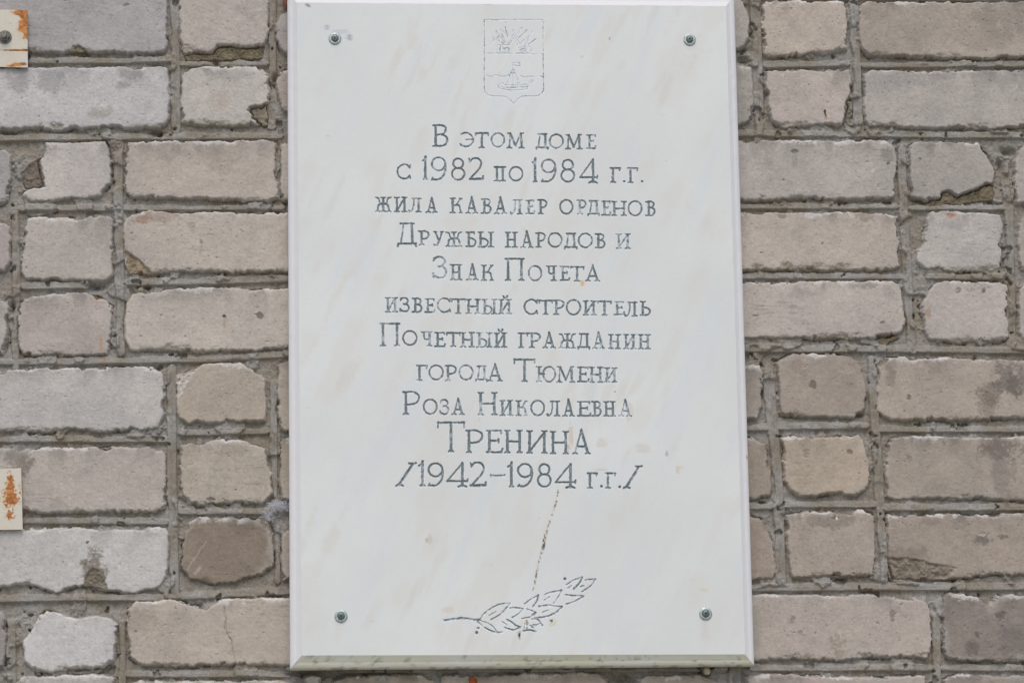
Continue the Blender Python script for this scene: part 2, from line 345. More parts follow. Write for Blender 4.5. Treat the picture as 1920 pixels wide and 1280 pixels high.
# stains and smudges: x, y, rx, ry (px), colour, strength
STAINS = [
 (95,150,32,26,(125,122,122),.45),(245,135,22,16,(128,125,125),.5),(30,150,26,20,(130,126,124),.4),(235,160,12,8,(140,136,130),.6),
 (185,210,26,12,(150,145,135),.6),(440,140,40,14,(140,138,136),.35),(412,185,20,22,(170,152,138),.3),
 (415,300,30,26,(140,130,120),.35),(300,285,50,16,(140,130,122),.25),(265,412,22,8,(146,122,104),.75),(300,405,30,14,(138,120,106),.45),(378,453,5,6,(112,104,96),.9),
 (377,462,4,14,(140,132,124),.4),(358,425,10,10,(140,128,116),.5),(486,591,9,6,(118,112,104),.95),(421,592,3,4,(92,66,44),.95),(421,606,3,12,(160,132,104),.5),
 (190,640,2.2,16,(172,134,92),.75),(195,668,2,12,(164,128,88),.6),
 (35,850,24,34,(112,106,98),.6),(48,868,14,20,(120,112,102),.5),(175,1065,22,34,(112,104,92),.8),(160,1052,10,8,(110,102,90),.7),(164,1017,3,3,(90,84,76),.9),
 (440,845,30,14,(136,126,116),.45),(395,935,9,3,(96,86,76),.9),(110,945,18,16,(140,132,124),.4),
 (420,1040,80,50,(120,110,98),.25),(265,1170,26,30,(138,126,114),.4),
 (1476,16,10,8,(140,132,124),.5),(1570,150,22,10,(140,134,128),.5),(1547,212,2.2,10,(74,36,20),1.0),(1547,222,3,6,(150,110,90),.5),
 (1880,30,60,40,(126,120,112),.4),(1850,60,60,40,(142,132,122),.4),(1690,150,60,14,(146,142,138),.4),(1900,150,40,20,(136,132,128),.4),
 (1490,284,7,4,(104,102,98),.9),(1490,300,5,16,(144,138,132),.5),(1664,290,14,12,(126,120,114),.5),(1665,306,3,3,(100,94,88),.9),(1637,318,6,3,(200,186,160),.8),
 (1466,405,8,6,(116,106,92),.6),(1620,405,18,10,(132,120,104),.6),(1690,300,12,30,(140,136,132),.4),(1785,405,8,6,(140,92,66),.9),(1785,405,20,8,(176,148,128),.6),
 (1780,420,40,10,(146,146,146),.5),(1790,348,20,12,(146,142,138),.4),(1630,535,24,8,(126,118,110),.6),(1415,592,6,3,(110,104,98),.8),(1656,604,7,3,(104,98,90),.85),(1660,614,12,14,(150,140,132),.5),
 (1799,545,6,8,(120,112,104),.7),(1830,535,28,10,(128,122,114),.5),(1845,545,4,6,(104,98,92),.8),(1740,590,6,10,(150,120,96),.6),
 (1524,720,7,9,(104,94,84),.75),(1500,690,20,20,(128,118,110),.4),(1860,735,26,22,(108,98,90),.6),(1850,760,20,30,(120,110,100),.5),(1670,705,10,18,(126,116,104),.6),(1895,705,36,40,(104,98,92),.65),(1900,720,14,26,(96,90,80),.5),
 (1707,745,5,5,(108,98,88),.8),(1880,840,40,20,(104,96,88),.7),(1880,880,26,50,(122,114,108),.5),(1515,850,9,10,(136,124,110),.7),(1593,848,5,5,(112,102,92),.8),(1704,860,6,10,(128,118,108),.6),
 (1560,975,44,14,(122,114,106),.55),(1567,971,8,4,(92,86,78),.7),(1570,972,1.6,6,(210,204,196),1.),(1690,1040,50,16,(120,110,98),.5),(1846,1010,16,14,(100,96,90),.7),(1843,1002,8,3,(176,168,160),.8),(1880,1006,12,5,(100,92,82),.7),
 (1740,980,16,6,(128,120,110),.6),(1380,975,14,24,(118,110,100),.4),
 (1486,1160,5,8,(130,120,112),.7),(1503,1184,5,5,(128,120,112),.7),(1672,1150,6,12,(118,108,102),.75),(1570,1205,16,26,(134,122,106),.7),(1410,1180,16,60,(150,150,136),.5),
 (1876,1154,8,8,(104,92,84),.8),(1820,1210,12,16,(98,90,82),.6),(1830,1190,5,5,(90,82,76),.7),(1900,1210,40,30,(108,102,98),.5),
 (500,15,14,20,(130,124,116),.3),(235,10,8,3,(120,116,110),.9),(200,26,14,3,(130,128,126),.5),
]
PITS = [(497,158,2.0),(1484,18,2.2),(1516,158,1.8),(1724,300,2.4),(1469,338,2),(1427,475,2.2),(1541,457,1.8),(1404,206,1.5),(265,630,2.5),(348,631,2),(303,593,1.8),(442,918,1.8),
 (254,1183,2.2),(408,485,1.5),(248,438,2),(290,437,1.5),(49,501,2),(370,496,1.3),(1610,888,1.8),(1644,1168,2),(1690,1132,2),(1530,1187,2),(1843,955,2),(1847,95,1.8),(1847,108,1.5),(240,230,1.5),(72,218,1.5),(40,184,1.2)]

STEP = 0.86
EX0, EX1, EY0, EY1 = -1500, 1500, -1000, 900
u = np.concatenate([np.arange(EX0, -775, 4.0), np.arange(-775, 775, STEP), np.arange(775, EX1 + 1, 4.0)])
v = np.concatenate([np.arange(EY0, -520, 4.0), np.arange(-520, 520, STEP), np.arange(520, EY1 + 1, 4.0)])
# the same coursing carried on over the wall beyond the surveyed patch (millimetres)
MORE, MORE_BANDS = [], []
TONES = [(163,156,148),(158,150,143),(170,166,162),(150,142,133),(155,146,136),(145,137,128),(166,160,152),(132,124,114)]
def mm(x, y): return unproj([(x, y)])[0]
def course(x0, x1, y0, y1, step):
    """bricks from x0 towards x1 (step = -1 or 1), between y0 and y1"""
    x = x0; k = random.randrange(3)
    while (x < x1) if step > 0 else (x > x1):
        L = (250 if k % 3 else 118) + random.uniform(-4, 4); k += 1
        a, b = (x, x + L) if step > 0 else (x - L, x)
        j = lambda s_=1.8: random.uniform(-s_, s_)
        P_ = [(a + 6 + j(), y0 + j()), ((a + b) / 2 + j(9), y0 + j(2.4)), (b - 6 + j(), y0 + j()), (b + j(), y0 + 7 + j()), (b + j(2.4), (y0 + y1) / 2), (b + j(), y1 - 7 + j()), (b - 7 + j(), y1 + j()), ((a + b) / 2 + j(9), y1 + j(2.6)), (a + 7 + j(), y1 + j()), (a + j(), y1 - 6 + j()), (a + j(2.4), (y0 + y1) / 2), (a + j(), y0 + 6 + j())]
        MORE.append((random.choice(TONES), np.array(P_)))
        xj = b + 9 if step > 0 else a - 9
        MORE_BANDS.append((np.array([(xj + j(), y0 - 4), (xj + j(), y1 + 4)]), 8))
        x += step * (L + 18)
    MORE_BANDS.append((np.array([(min(x0, x1), y1 + 9), (max(x0, x1), y1 + 9)]), 7.5))
ROWS_L = [(-40,99),(127,242),(265,378),(408,514),(556,664),(692,808),(838,960),(990,1100),(1142,1268)]
ROWS_R = [(3,107),(130,240),(266,380),(400,508),(528,643),(672,788),(817,937),(962,1082),(1114,1241)]
for y0, y1 in ROWS_L: course(mm(XL - 22, y0)[0], EX0 + 20, mm(-60, y0)[1], mm(-60, y1)[1], -1)
for y0, y1 in ROWS_R: course(mm(XR + 22, y0)[0], EX1 - 20, mm(1980, y0)[1], mm(1980, y1)[1], 1)
yl, yr, yb = mm(400, -58)[1], mm(1600, -20)[1], mm(960, 1402)[1]
while yl > EY0 + 70:
    course(EX0 + random.uniform(0, 200), mm(1180, -40)[0], yl - 87, yl, 1); yl -= 105
while yr > EY0 + 70:
    course(mm(1420, -40)[0] + random.uniform(-20, 0), EX1 - 20, yr - 87, yr, 1); yr -= 105
course(mm(XL - 22, 1280)[0], EX0 + 20, mm(-60, 1290)[1], mm(-60, 1380)[1], -1)
course(mm(XR + 22, 1280)[0], EX1 - 20, mm(1980, 1264)[1], mm(1980, 1380)[1], 1)
while yb < EY1 - 90:
    course(EX0 + random.uniform(0, 200), EX1 - 20, yb, yb + 87, 1); yb += 105
BRMM = [(c_, unproj(p_)) for c_, p_ in BR] + MORE
BANDMM = [(unproj(p_), h_) for p_, h_ in BANDS] + MORE_BANDS
U, V = np.meshgrid(u, v)
# irregular arrises: the outlines wander
WU = U + 1.3 * fbm(U, V, 14, 10, 3) + 0.7 * fbm(U, V, 4.5, 20, 2)
WV = V + 1.3 * fbm(U, V, 14, 30, 3) + 0.8 * fbm(U, V, 4.5, 40, 2)
hb = np.full(U.shape, -60.0); dmin = np.full(U.shape, 60.0)
bcol = np.zeros(U.shape + (3,)); bcol[:] = lin((155, 148, 140))
nb_big = fbm(U, V, 60, 50, 3); nb_mid = fbm(U, V, 16, 60, 4); nb_fine = fbm(U, V, 2.6, 70, 2)
nb_drag = fbm(U, V, 26, 80, 3, 1.7); chipn = fbm(U, V, 22, 90, 4)
ALB = 1.22     # display value of a surface in this light -> albedo
g1 = vn(U / 1.15, V / 1.15, 141); g2 = vn(U / 2.6, V / 1.9, 145)
grain = 0.13 * (g1 - .5) + 0.045 * fbm(U, V, 5, 146, 3) + 0.05 * fbm(U, V, 2.6, 143, 2) - 0.20 * sstep(.86, .97, g2) * (vn(U / 30, V / 30, 147) > .45) + 0.10 * sstep(.90, .98, vn(U / 2.0, V / 1.6, 148))
scr = vn(U / 16, V / 1.3, 149) * vn(U / 45, V / 45, 151)
grain -= 0.16 * sstep(.62, .75, scr)
rimn = fbm(U, V, 11, 152, 4); edgen = fbm(U, V, 36, 153, 3); rough2 = fbm(U, V, 6, 157, 3)
for k, (c, P) in enumerate(BRMM):
    sl = win(u, v, P, 16)
    X, Y = WU[sl], WV[sl]
    if X.size == 0: continue
    d = -poly_sdf(X, Y, P)
    dmin[sl] = np.minimum(dmin[sl], -d)
    # crumbled arris where the chip noise is high
    dd = d - 6.0 * np.clip(chipn[sl] - 0.28, 0, 1) - 2.0 * sstep(.25, .5, rimn[sl] * .7 + edgen[sl] * .4) - 0.3
    r = 1.8 + 1.3 * random.random()
    q = np.clip(dd, 0, r)
    prof = -r + np.sqrt(np.maximum(r * r - (r - q) ** 2, 0))
    off = random.uniform(-0.7, 1.3); tx, ty = random.uniform(-.006, .006), random.uniform(-.012, .012)
    ctr = P.mean(0)
    h = off + tx * (U[sl] - ctr[0]) + ty * (V[sl] - ctr[1]) + prof + np.minimum(dd, 0) * 3.5
    botd = P[:, 1].max() - Y
    ero = sstep(9, 0.5, botd + 4 * chipn[sl] + 1.5 * nb_fine[sl]) * sstep(-.15, .45, edgen[sl] + .25 * random.random())
    h = h - 3.2 * ero + 0.7 * ero * rough2[sl]
    new = h > hb[sl]
    hb[sl] = np.where(new, h, hb[sl])
    # colour: pale lime bloom along the upper arris, greyer smudge under it, warm and cool patches
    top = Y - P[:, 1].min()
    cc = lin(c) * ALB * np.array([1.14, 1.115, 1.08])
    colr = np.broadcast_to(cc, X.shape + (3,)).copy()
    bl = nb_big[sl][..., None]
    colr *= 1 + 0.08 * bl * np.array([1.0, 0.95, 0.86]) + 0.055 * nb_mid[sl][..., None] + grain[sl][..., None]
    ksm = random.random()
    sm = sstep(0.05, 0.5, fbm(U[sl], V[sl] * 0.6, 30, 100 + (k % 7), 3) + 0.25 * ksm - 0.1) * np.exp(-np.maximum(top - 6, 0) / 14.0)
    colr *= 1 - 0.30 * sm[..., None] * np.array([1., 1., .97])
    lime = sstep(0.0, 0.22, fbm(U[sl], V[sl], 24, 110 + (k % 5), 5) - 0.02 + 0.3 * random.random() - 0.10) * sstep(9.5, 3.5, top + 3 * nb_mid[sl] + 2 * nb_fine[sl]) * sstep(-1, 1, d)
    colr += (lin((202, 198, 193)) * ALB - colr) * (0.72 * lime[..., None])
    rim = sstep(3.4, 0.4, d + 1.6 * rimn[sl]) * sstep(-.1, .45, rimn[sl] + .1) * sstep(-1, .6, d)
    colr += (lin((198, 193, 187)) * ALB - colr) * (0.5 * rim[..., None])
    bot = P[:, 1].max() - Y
    olive_shade = np.maximum(ero, 0.6 * sstep(0.0, 0.4, nb_mid[sl] + 0.15) * sstep(8, 1.5, bot + 3 * chipn[sl]))  # olive stain with underside shade painted in, along the lower arris
    colr += (lin((124, 115, 94)) * ALB - colr) * (0.62 * olive_shade[..., None])
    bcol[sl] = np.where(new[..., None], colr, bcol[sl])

# face relief: drag marks of the press, shallow dents
hb += np.where(hb > -8, 0.38 * nb_mid + 0.05 * nb_drag + 0.13 * nb_fine + 0.15 * fbm(U, V, 6, 75, 3), 0)
rough_chip = fbm(U, V, 9, 130, 4); chipm = np.zeros(U.shape)
for poly, dep, c in CHIPS:
    P = unproj(poly); sl = win(u, v, P, 10)
    d = -poly_sdf(WU[sl] + 1.2 * chipn[sl], WV[sl], P)
    t = sstep(-0.8, 3.2, d + 1.4 * rough_chip[sl])
    rr = 1.7 * rough_chip[sl] + 0.9 * nb_fine[sl] + 1.2 * chipn[sl]
    floor = -dep * t + rr * t
    m = hb[sl] > -14
    chipm[sl] = np.maximum(chipm[sl], t * (0.8 + dep))
    # the broken face also fills the part of the joint it reaches into
    tgt = np.minimum(np.where(m, hb[sl], -dep - 2), floor)
    inside = t > 0.5
    hb[sl] = np.where(inside, np.where(m, tgt, -dep + rr - 1.0), np.where(m & (t > 0.02), np.minimum(hb[sl], np.maximum(hb[sl] + floor, -dep)), hb[sl]))
    bcol[sl] += (lin(c) * ALB * (1 + 0.20 * rough_chip[sl][..., None] + .12 * nb_fine[sl][..., None] + grain[sl][..., None]) - bcol[sl]) * sstep(0.25, 0.75, t)[..., None]
for pts, wd in CRACKS:
    P = unproj(pts); sl = win(u, v, P, 6)
    d = np.full(U[sl].shape, 99.)
    for a, b in zip(P[:-1], P[1:]): d = np.minimum(d, seg_dist(WU[sl], WV[sl], a, b))
    hb[sl] -= 2.6 * np.exp(-(d / 0.8) ** 2)
for x, y, r in PITS:
    p = unproj([(x, y)])[0]; sl = win(u, v, [p], 8)
    d = np.hypot(WU[sl] - p[0], (WV[sl] - p[1]))
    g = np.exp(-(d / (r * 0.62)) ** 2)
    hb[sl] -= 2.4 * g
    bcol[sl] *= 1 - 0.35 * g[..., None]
for a_, b_, wd in (((388, 1014), (352, 1067), .9), ((376, 1062), (366, 1075), 2.2)):   # pale scratches on the dark brick
    P = unproj([a_, b_]); sl = win(u, v, P, 6)
    g = .75 * np.exp(-(seg_dist(WU[sl], WV[sl], P[0], P[1]) / wd) ** 2)
    bcol[sl] += (lin((176, 164, 150)) * ALB - bcol[sl]) * g[..., None]
# random fine pores
pore = vn(U / 2.1, V / 2.1, 141); pm = vn(U / 40, V / 40, 142)
hb -= np.where(pm > 0.3, 1.5 * sstep(.90, .98, pore), 0)
pore2 = vn(U / 4.6, V / 3.4, 143); hb -= 0.8 * sstep(.93, .98, pore2) * (vn(U / 60, V / 60, 144) > .4)

# ---- mortar
n1 = fbm(U, V, 20, 150, 4); n2 = fbm(U, V, 5, 160, 3); n3 = fbm(U, V, 40, 170, 3)
alongx = fbm(U, V, 40, 180, 3, 2.6); alongy = fbm(U, V, 2.6, 190, 3, 40)
sandr = fbm(U, V, 2.2, 165, 2)
hm = -9.2 + 1.3 * n1 + 0.7 * n2 + 0.42 * sandr
bandn = fbm(U, V, 30, 200, 3)
for P, hw in BANDMM:
    R = hw * 0.75
    sl = win(u, v, P, R * 2)
    if U[sl].size == 0: continue
    d = np.full(U[sl].shape, 99.)
    vert = abs(P[-1][1] - P[0][1]) > abs(P[-1][0] - P[0][0])
    wob = 1.2 * bandn[sl] + 0.5 * n2[sl]
    XX = U[sl] + (wob if vert else 0); YY = V[sl] + (0 if vert else wob)
    for a, b in zip(P[:-1], P[1:]): d = np.minimum(d, seg_dist(XX, YY, a, b))
    Rn = R * (1 + 0.22 * bandn[sl])
    t = d / Rn
    lo = 0.45 * (alongy[sl] if vert else alongx[sl])
    if vert:
        hbnd = -3.3 + lo + 0.25 * n2[sl] + 1.0 * np.exp(-(d / 1.3) ** 2) - 0.9 * t ** 2
    else:   # struck joint: slopes, deeper at its upper side
        side = np.clip((YY - (P[:, 1].mean())) / R, -1.3, 1.3)
        hbnd = -3.6 + lo + 0.25 * n2[sl] + 0.7 * side - 0.4 * t ** 2
    hbnd = hbnd - (6.5 if vert else 5) * sstep(0.88, 1.2, t) - 2.0 * sstep(0.45, 0.9, bandn[sl])
    hm[sl] = np.maximum(hm[sl], np.where(t < 1.3, hbnd, -50))
# squeezed out lumps that lap over the arrises
lump = sstep(0.30, 0.62, fbm(U, V, 24, 250, 2) + 0.25 * n3 + 0.10 * n2)
hm += lump * (4.2 + 0.5 * n2)
# shrinkage gap along the brick edge in places
gap = np.exp(-((dmin - 0.7) / 1.1) ** 2) * sstep(0.0, 0.35, fbm(U, V, 26, 210, 3) + 0.05) * (1 - lump)
hm -= 5.0 * gap
hole = sstep(0.80, 0.95, fbm(U, V, 17, 220, 3)) * (dmin > 0)
hm -= 7 * hole
hm = np.where(dmin < -3.5, -20, hm)
hm = hm - chipm * sstep(.5, .8, chipm)
# deliberate deep voids
for x, y, rx, ry in [(405,117,6,5),(180,536,14,6),(1893,282,16,7),(1905,305,7,12),(295,250,12,5),(1878,310,5,12),(10,245,20,4),(23,575,5,10),(1393,110,10,8),(1606,776,14,4),(516,150,5,10),(505,990,6,10),(1388,90,14,4),(560,1262,30,5),(700,1266,40,4),(1170,1270,22,7),(640,1272,12,6)]:
    p = unproj([(x, y)])[0]; sl = win(u, v, [p], 40)
    g = np.exp(-(((WU[sl] - p[0]) / (rx * .75)) ** 2 + ((WV[sl] - p[1]) / (ry * .75)) ** 2))
    hm[sl] -= 13 * g * (dmin[sl] > 0.2)

mc = np.zeros(U.shape + (3,))
mix = sstep(-0.5, 0.5, n3 + 0.4 * n1)[..., None]
mc[:] = lin((135, 128, 117)) * ALB * (1 - mix) + lin((144, 140, 134)) * ALB * mix
mc *= 1 + 0.10 * n2[..., None] + 0.05 * nb_fine[..., None]
olive = sstep(0.2, 0.7, fbm(U, V, 34, 230, 3))[..., None]
mc += (lin((118, 110, 90)) * ALB - mc) * 0.28 * olive
sg = vn(U / 1.2, V / 1.2, 240)[..., None]
mc = mc * (1 + .26 * (sg - .5) - .22 * (sg > .9) + .07 * sandr[..., None])

for x, y, rx, ry, c, s in STAINS:
    p = unproj([(x, y)])[0]
    sl = win(u, v, [p], max(rx, ry) * 2)
    if U[sl].size == 0: continue
    small = max(rx, ry) <= 10
    wgt = 0.25 if small else 0.6; wf = 0.55 if small and max(rx, ry) > 4 else 0.25 if small else 0.5
    e = ((WU[sl] - p[0]) / (rx * .75)) ** 2 + ((WV[sl] - p[1]) / (ry * .75)) ** 2
    g = s * sstep(1.35, 0.35, e + wgt * nb_mid[sl] + wf * nb_fine[sl] + wf * rough_chip[sl])
    if small and rx > 3: hb[sl] -= 0.9 * g
    bcol[sl] += (lin(c) * ALB - bcol[sl]) * g[..., None]
    if rx < 4: mc[sl] += (lin(c) * ALB - mc[sl]) * g[..., None]

isb = hb >= hm
H = np.maximum(hb, hm)
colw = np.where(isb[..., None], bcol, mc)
# a little mortar dust on brick faces next to the joints
smear = sstep(.05, .5, fbm(U, V, 28, 260, 5)) * sstep(-11, -1, dmin + 4 * nb_mid)
dust = np.clip(sstep(3.2, 0, H - hm) * isb * 0.5, 0, 1)[..., None]
colw = colw + (lin((164, 160, 153)) * ALB * (1 + .1 * sandr[..., None]) - colw) * (0.55 * smear * isb * (chipm < .3))[..., None]
colw = colw + (mc - colw) * dust
co = np.stack([U / 1000, -H / 1000, -V / 1000], 2)
fb = (isb[:-1, :-1].astype(int) + isb[1:, :-1] + isb[:-1, 1:] + isb[1:, 1:]) >= 2

wall = thing('brick_wall', 'weathered pale silicate brick wall with chipped bricks and rough grey mortar', 'wall', (0, 0, -.9))
mv, mf = [], []
# back of the wall: a full brick thick
b = len(mv); mv += [P3(x, y, h) for h in (-9, -250) for x, y in ((u[0], v[0]), (u[-1], v[0]), (u[-1], v[-1]), (u[0], v[-1]))]
mf += [(b + i, b + (i + 1) % 4, b + 4 + (i + 1) % 4, b + 4 + i) for i in range(4)] + [(b + 4, b + 5, b + 6, b + 7)]
om = (np.array(mv), np.array(mf), np.tile(lin((142, 137, 125)) * ALB, (len(mv), 1)))
def lower(v3): v3 = v3.copy(); v3[..., 2] += .9; return v3
o = grid_part('brickwork', lower(co), fb, M_BRICK, wall, colw)
o = grid_part('mortar_joints', lower(co), ~fb, M_MORTAR, wall, colw, (lower(om[0]), om[1], om[2]))

# unseen pale sheet at the wall's foot, added to bounce light onto undersides
gm = bpy.data.meshes.new('bounce_ground'); gm.from_pydata([(-30, -40, 0), (30, -40, 0), (30, 0.3, 0), (-30, 0.3, 0)], [], [(0, 1, 2, 3)])
gm.materials.append(mat_plain('pale_bounce_sheet', (0.30, 0.295, 0.26), 0.9, 0, (0.36, 0.35, 0.31), 3, 0.1))
go = bpy.data.objects.new('bounce_ground', gm); COL.objects.link(go); go.location = (0, 0, -.91); go['kind'] = 'structure'

# ---------------------------------------------------------------- memorial plaque
TH = 32.0                # front face stands this far off the bricks (mm)
inner = unproj([(556, 5.5), (1361, 12), (1397, 1226), (565.5, 1228)], TH)
outer = unproj([(538.5, -13), (1376.5, -7), (1414, 1247), (543.5, 1254)], TH - 8.6)
plq = thing('memorial_plaque', 'white marble memorial plaque with engraved grey lettering, screwed to the brick wall', 'plaque',
            P3(*(inner[2] * .5 + inner[3] * .5), 0))
PO = np.array(plq.location)

# ---- lettering: strokes in a box w wide, 1 high
def cat(p, n=7):
    p = [np.array(q, float) for q in p]
    q = [2 * p[0] - p[1]] + p + [2 * p[-1] - p[-2]]
    r = []
    for i in range(1, len(q) - 2):
        for k in range(n):
            t = k / n
            r.append(0.5 * ((2 * q[i]) + (q[i + 1] - q[i - 1]) * t + (2 * q[i - 1] - 5 * q[i] + 4 * q[i + 1] - q[i + 2]) * t * t + (3 * q[i] - q[i - 1] - 3 * q[i + 1] + q[i + 2]) * t ** 3))
    r.append(p[-1]); return r
def ell(cx, cy, rx, ry, n=28):
    return [(cx + rx * math.cos(2 * math.pi * k / n), cy + ry * math.sin(2 * math.pi * k / n)) for k in range(n + 1)]
def glyph(ch, w, s):
    T, M, t = 1.0, 0.82, 0.68
    R = []
    def L(*p, wt=t): R.append((list(p), wt))
    def C(*p, wt=M): R.append((cat(p), wt))
    def foot(x, y=1.0): L((x - s, y), (x, y - .07), (x + s, y), wt=t); L((x, y - .10), (x, y - .02), wt=T)
    def head(x, y=0.0): L((x - s, y), (x, y + .04), (x + s, y), wt=t)
    def stem(x, h=True, f=True, wt=T):
        L((x, .03), (x, .97), wt=wt)
        if h: head(x)
        if f: foot(x)
    if ch == 'В':
        stem(s * 1.2, False, False); C((0, 0), (s, .01), (.55 * w, .0), (.86 * w, .09), (.88 * w, .25), (.7 * w, .42), (s, .46))
        C((s, .46), (.6 * w, .45), (.93 * w, .56), (w, .74), (.85 * w, .94), (.5 * w, 1), (s, .98), (0, 1))
    elif ch == 'Э':
        C((.05 * w, .12), (.35 * w, 0), (.75 * w, .12), (w, .5), (.8 * w, .88), (.4 * w, 1), (.03 * w, .88)); L((.45 * w, .5), (.97 * w, .48)); L((.02 * w, .82), (.06 * w, .97), wt=M)
    elif ch == 'Т':
        L((0, .03), (w, .03), wt=M); L((.02 * w, 0), (0, .2)); L((.98 * w, 0), (w, .2)); L((w / 2, .03), (w / 2, .97), wt=T); foot(w / 2)
    elif ch == 'О': R.append((ell(w / 2, .5, w / 2, .5), M))
    elif ch == 'М':
        L((s + .05, 0), (s, .97), wt=t); foot(s); L((s + .06, .02), (w / 2, .86), wt=T); L((w / 2, .86), (w - s - .06, .02), wt=t); L((w - s - .06, .02), (w - s, .97), wt=T); foot(w - s); L((0.05, 0), (s + .1, .03)); L((w - s - .1, .03), (w - .05, 0))
    elif ch == 'Д':
        L((.14 * w, .01), (.88 * w, .01), wt=M); L((.30 * w, .01), (.26 * w, .4), (.16 * w, .87), wt=t); L((.76 * w, .01), (.80 * w, .87), wt=T); L((.0, .88), (w, .88), wt=M); L((.04 * w, .88), (0, 1), wt=M); L((.95 * w, .88), (w, 1), wt=M)
    elif ch == 'Е':
        stem(s * 1.1, False, False); L((0, .01), (.9 * w, .01)); L((.9 * w, 0), (.92 * w, .13)); L((s, .47), (.74 * w, .47), wt=M); L((.74 * w, .38), (.75 * w, .56)); L((0, .99), (.95 * w, .99), wt=M); L((.93 * w, .99), (w, .82), wt=M)
    elif ch == 'С':
        C((.95 * w, .2), (.75 * w, .04), (.45 * w, 0), (.12 * w, .2), (0, .5), (.12 * w, .82), (.45 * w, 1), (.75 * w, .96), (.96 * w, .82)); L((w, .03), (.95 * w, .24), wt=M); L((w, .97), (.95 * w, .78), wt=M)
    elif ch == 'П':
        L((0, .02), (w, .02), wt=M); stem(s, False); stem(w - s, False)
    elif ch == 'Г':
        stem(s, False); L((0, .02), (w, .02), wt=M); L((w, .02), (.95 * w, .2))
    elif ch == 'Ж':
        stem(w / 2)
        for m in (0, 1):
            f = (lambda x: w - x) if m else (lambda x: x)
            C((f(.06 * w), .02), (f(.2 * w), .1), (f(.28 * w), .38), (f(.48 * w), .47), wt=t); C((f(.48 * w), .46), (f(.22 * w), .52), (f(.15 * w), .74), (f(.12 * w), .97), wt=M)
            L((f(0), .0), (f(.16 * w), .04)); L((f(0), 1), (f(.12 * w), .95), (f(.24 * w), 1))
    elif ch in 'ИЙ':
        stem(s); stem(w - s); L((s, .93), (w - s, .07), wt=M)
        if ch == 'Й': L((.34 * w, -.26), (.40 * w, -.19), wt=M); C((.36 * w, -.17), (.52 * w, -.11), (.66 * w, -.18), wt=t); L((.66 * w, -.26), (.66 * w, -.2), wt=T)
    elif ch == 'Л':
        L((.28 * w, .02), (w, .02)); stem(w - s, False); C((.42 * w, .02), (.40 * w, .5), (.30 * w, .85), (.12 * w, .99), (0, .92), wt=t); L((.02 * w, .9), (.08 * w, .98), wt=T)
    elif ch == 'А':
        L((.5 * w, -.02), (s * .9, .96), wt=t); L((.5 * w, 0), (w - s * .9, .96), wt=T); L((.28 * w, .68), (.74 * w, .68), wt=M); L((0, 1), (s * .9, .94), (s * 1.8, 1)); L((w - s * 1.8, 1), (w - s * .9, .94), (w, 1)); L((.5 * w, -.06), (.5 * w, .05), wt=M)
    elif ch == 'К':
        stem(s); C((.96 * w, .03), (.78 * w, .14), (.55 * w, .42), (s, .5), wt=t); C((.45 * w, .46), (.74 * w, .5), (.84 * w, .75), (.9 * w, .96), wt=M); L((.8 * w, .02), (w, 0)); L((.78 * w, 1), (.9 * w, .95), (w, 1))
    elif ch == 'Р':
        stem(s * 1.1, False); C((0, .01), (s, .01), (.6 * w, .0), (.95 * w, .12), (w, .3), (.82 * w, .49), (.4 * w, .57), (s, .55))
    elif ch == 'У':
        L((.16 * w, .02), (.56 * w, .66), wt=M); C((.88 * w, .02), (.62 * w, .6), (.42 * w, .92), (.22 * w, 1), (.06 * w, .92), wt=M); L((0, 0), (.3 * w, .02)); L((.74 * w, .02), (w, 0))
    elif ch == 'Б':
        stem(s * 1.1, False, False); L((0, .01), (.86 * w, .01), wt=M); L((.86 * w, 0), (.88 * w, .15)); C((s, .46), (.6 * w, .43), (.95 * w, .58), (w, .76), (.8 * w, .97), (.4 * w, 1), (0, 1))
    elif ch == 'Ы':
        stem(s, True, False); C((s, .48), (.38 * w, .44), (.62 * w, .58), (.64 * w, .78), (.5 * w, .97), (.25 * w, 1), (0, 1)); stem(w - s * .9)
    elif ch == 'Ь':
        stem(s, True, False); C((s, .48), (.55 * w, .44), (.93 * w, .58), (w, .76), (.8 * w, .97), (.4 * w, 1), (0, 1))
    elif ch == 'З':
        C((.06 * w, .16), (.3 * w, .01), (.7 * w, .03), (.9 * w, .22), (.72 * w, .42), (.4 * w, .46)); C((.4 * w, .46), (.8 * w, .5), (w, .7), (.88 * w, .93), (.5 * w, 1), (.04 * w, .9)); L((.08 * w, .04), (.04 * w, .2)); L((0, .8), (.05 * w, .98), wt=M)
    elif ch == 'Н':
        stem(s); stem(w - s); L((s, .5), (w - s, .5), wt=M)
    elif ch == 'Ч':
        C((s, .02), (s, .28), (.3 * w, .5), (.62 * w, .52), (w - s, .45), wt=M); stem(w - s); head(s)
    elif ch == 'Ю':
        stem(s); L((s, .48), (.42 * w, .48), wt=M); R.append((ell(.68 * w, .5, .32 * w, .5), M))
    elif ch == '1':
        x = .58 * w; L((x, .0), (x, .97), wt=T); L((.12 * w, .15), (x, .08), wt=M); L((x, 0), (x + .05 * w, -.03), wt=T); foot(x)
    elif ch == '9':
        R.append((ell(.5 * w, .3, .47 * w, .29), M)); C((.96 * w, .25), (w, .5), (.85 * w, .8), (.5 * w, .98), (.06 * w, .98)); L((.02 * w, 1), (.1 * w, .9))
    elif ch == '8': R.append((ell(.5 * w, .23, .40 * w, .23), M)); R.append((ell(.5 * w, .72, .5 * w, .28), M))
    elif ch == '2':
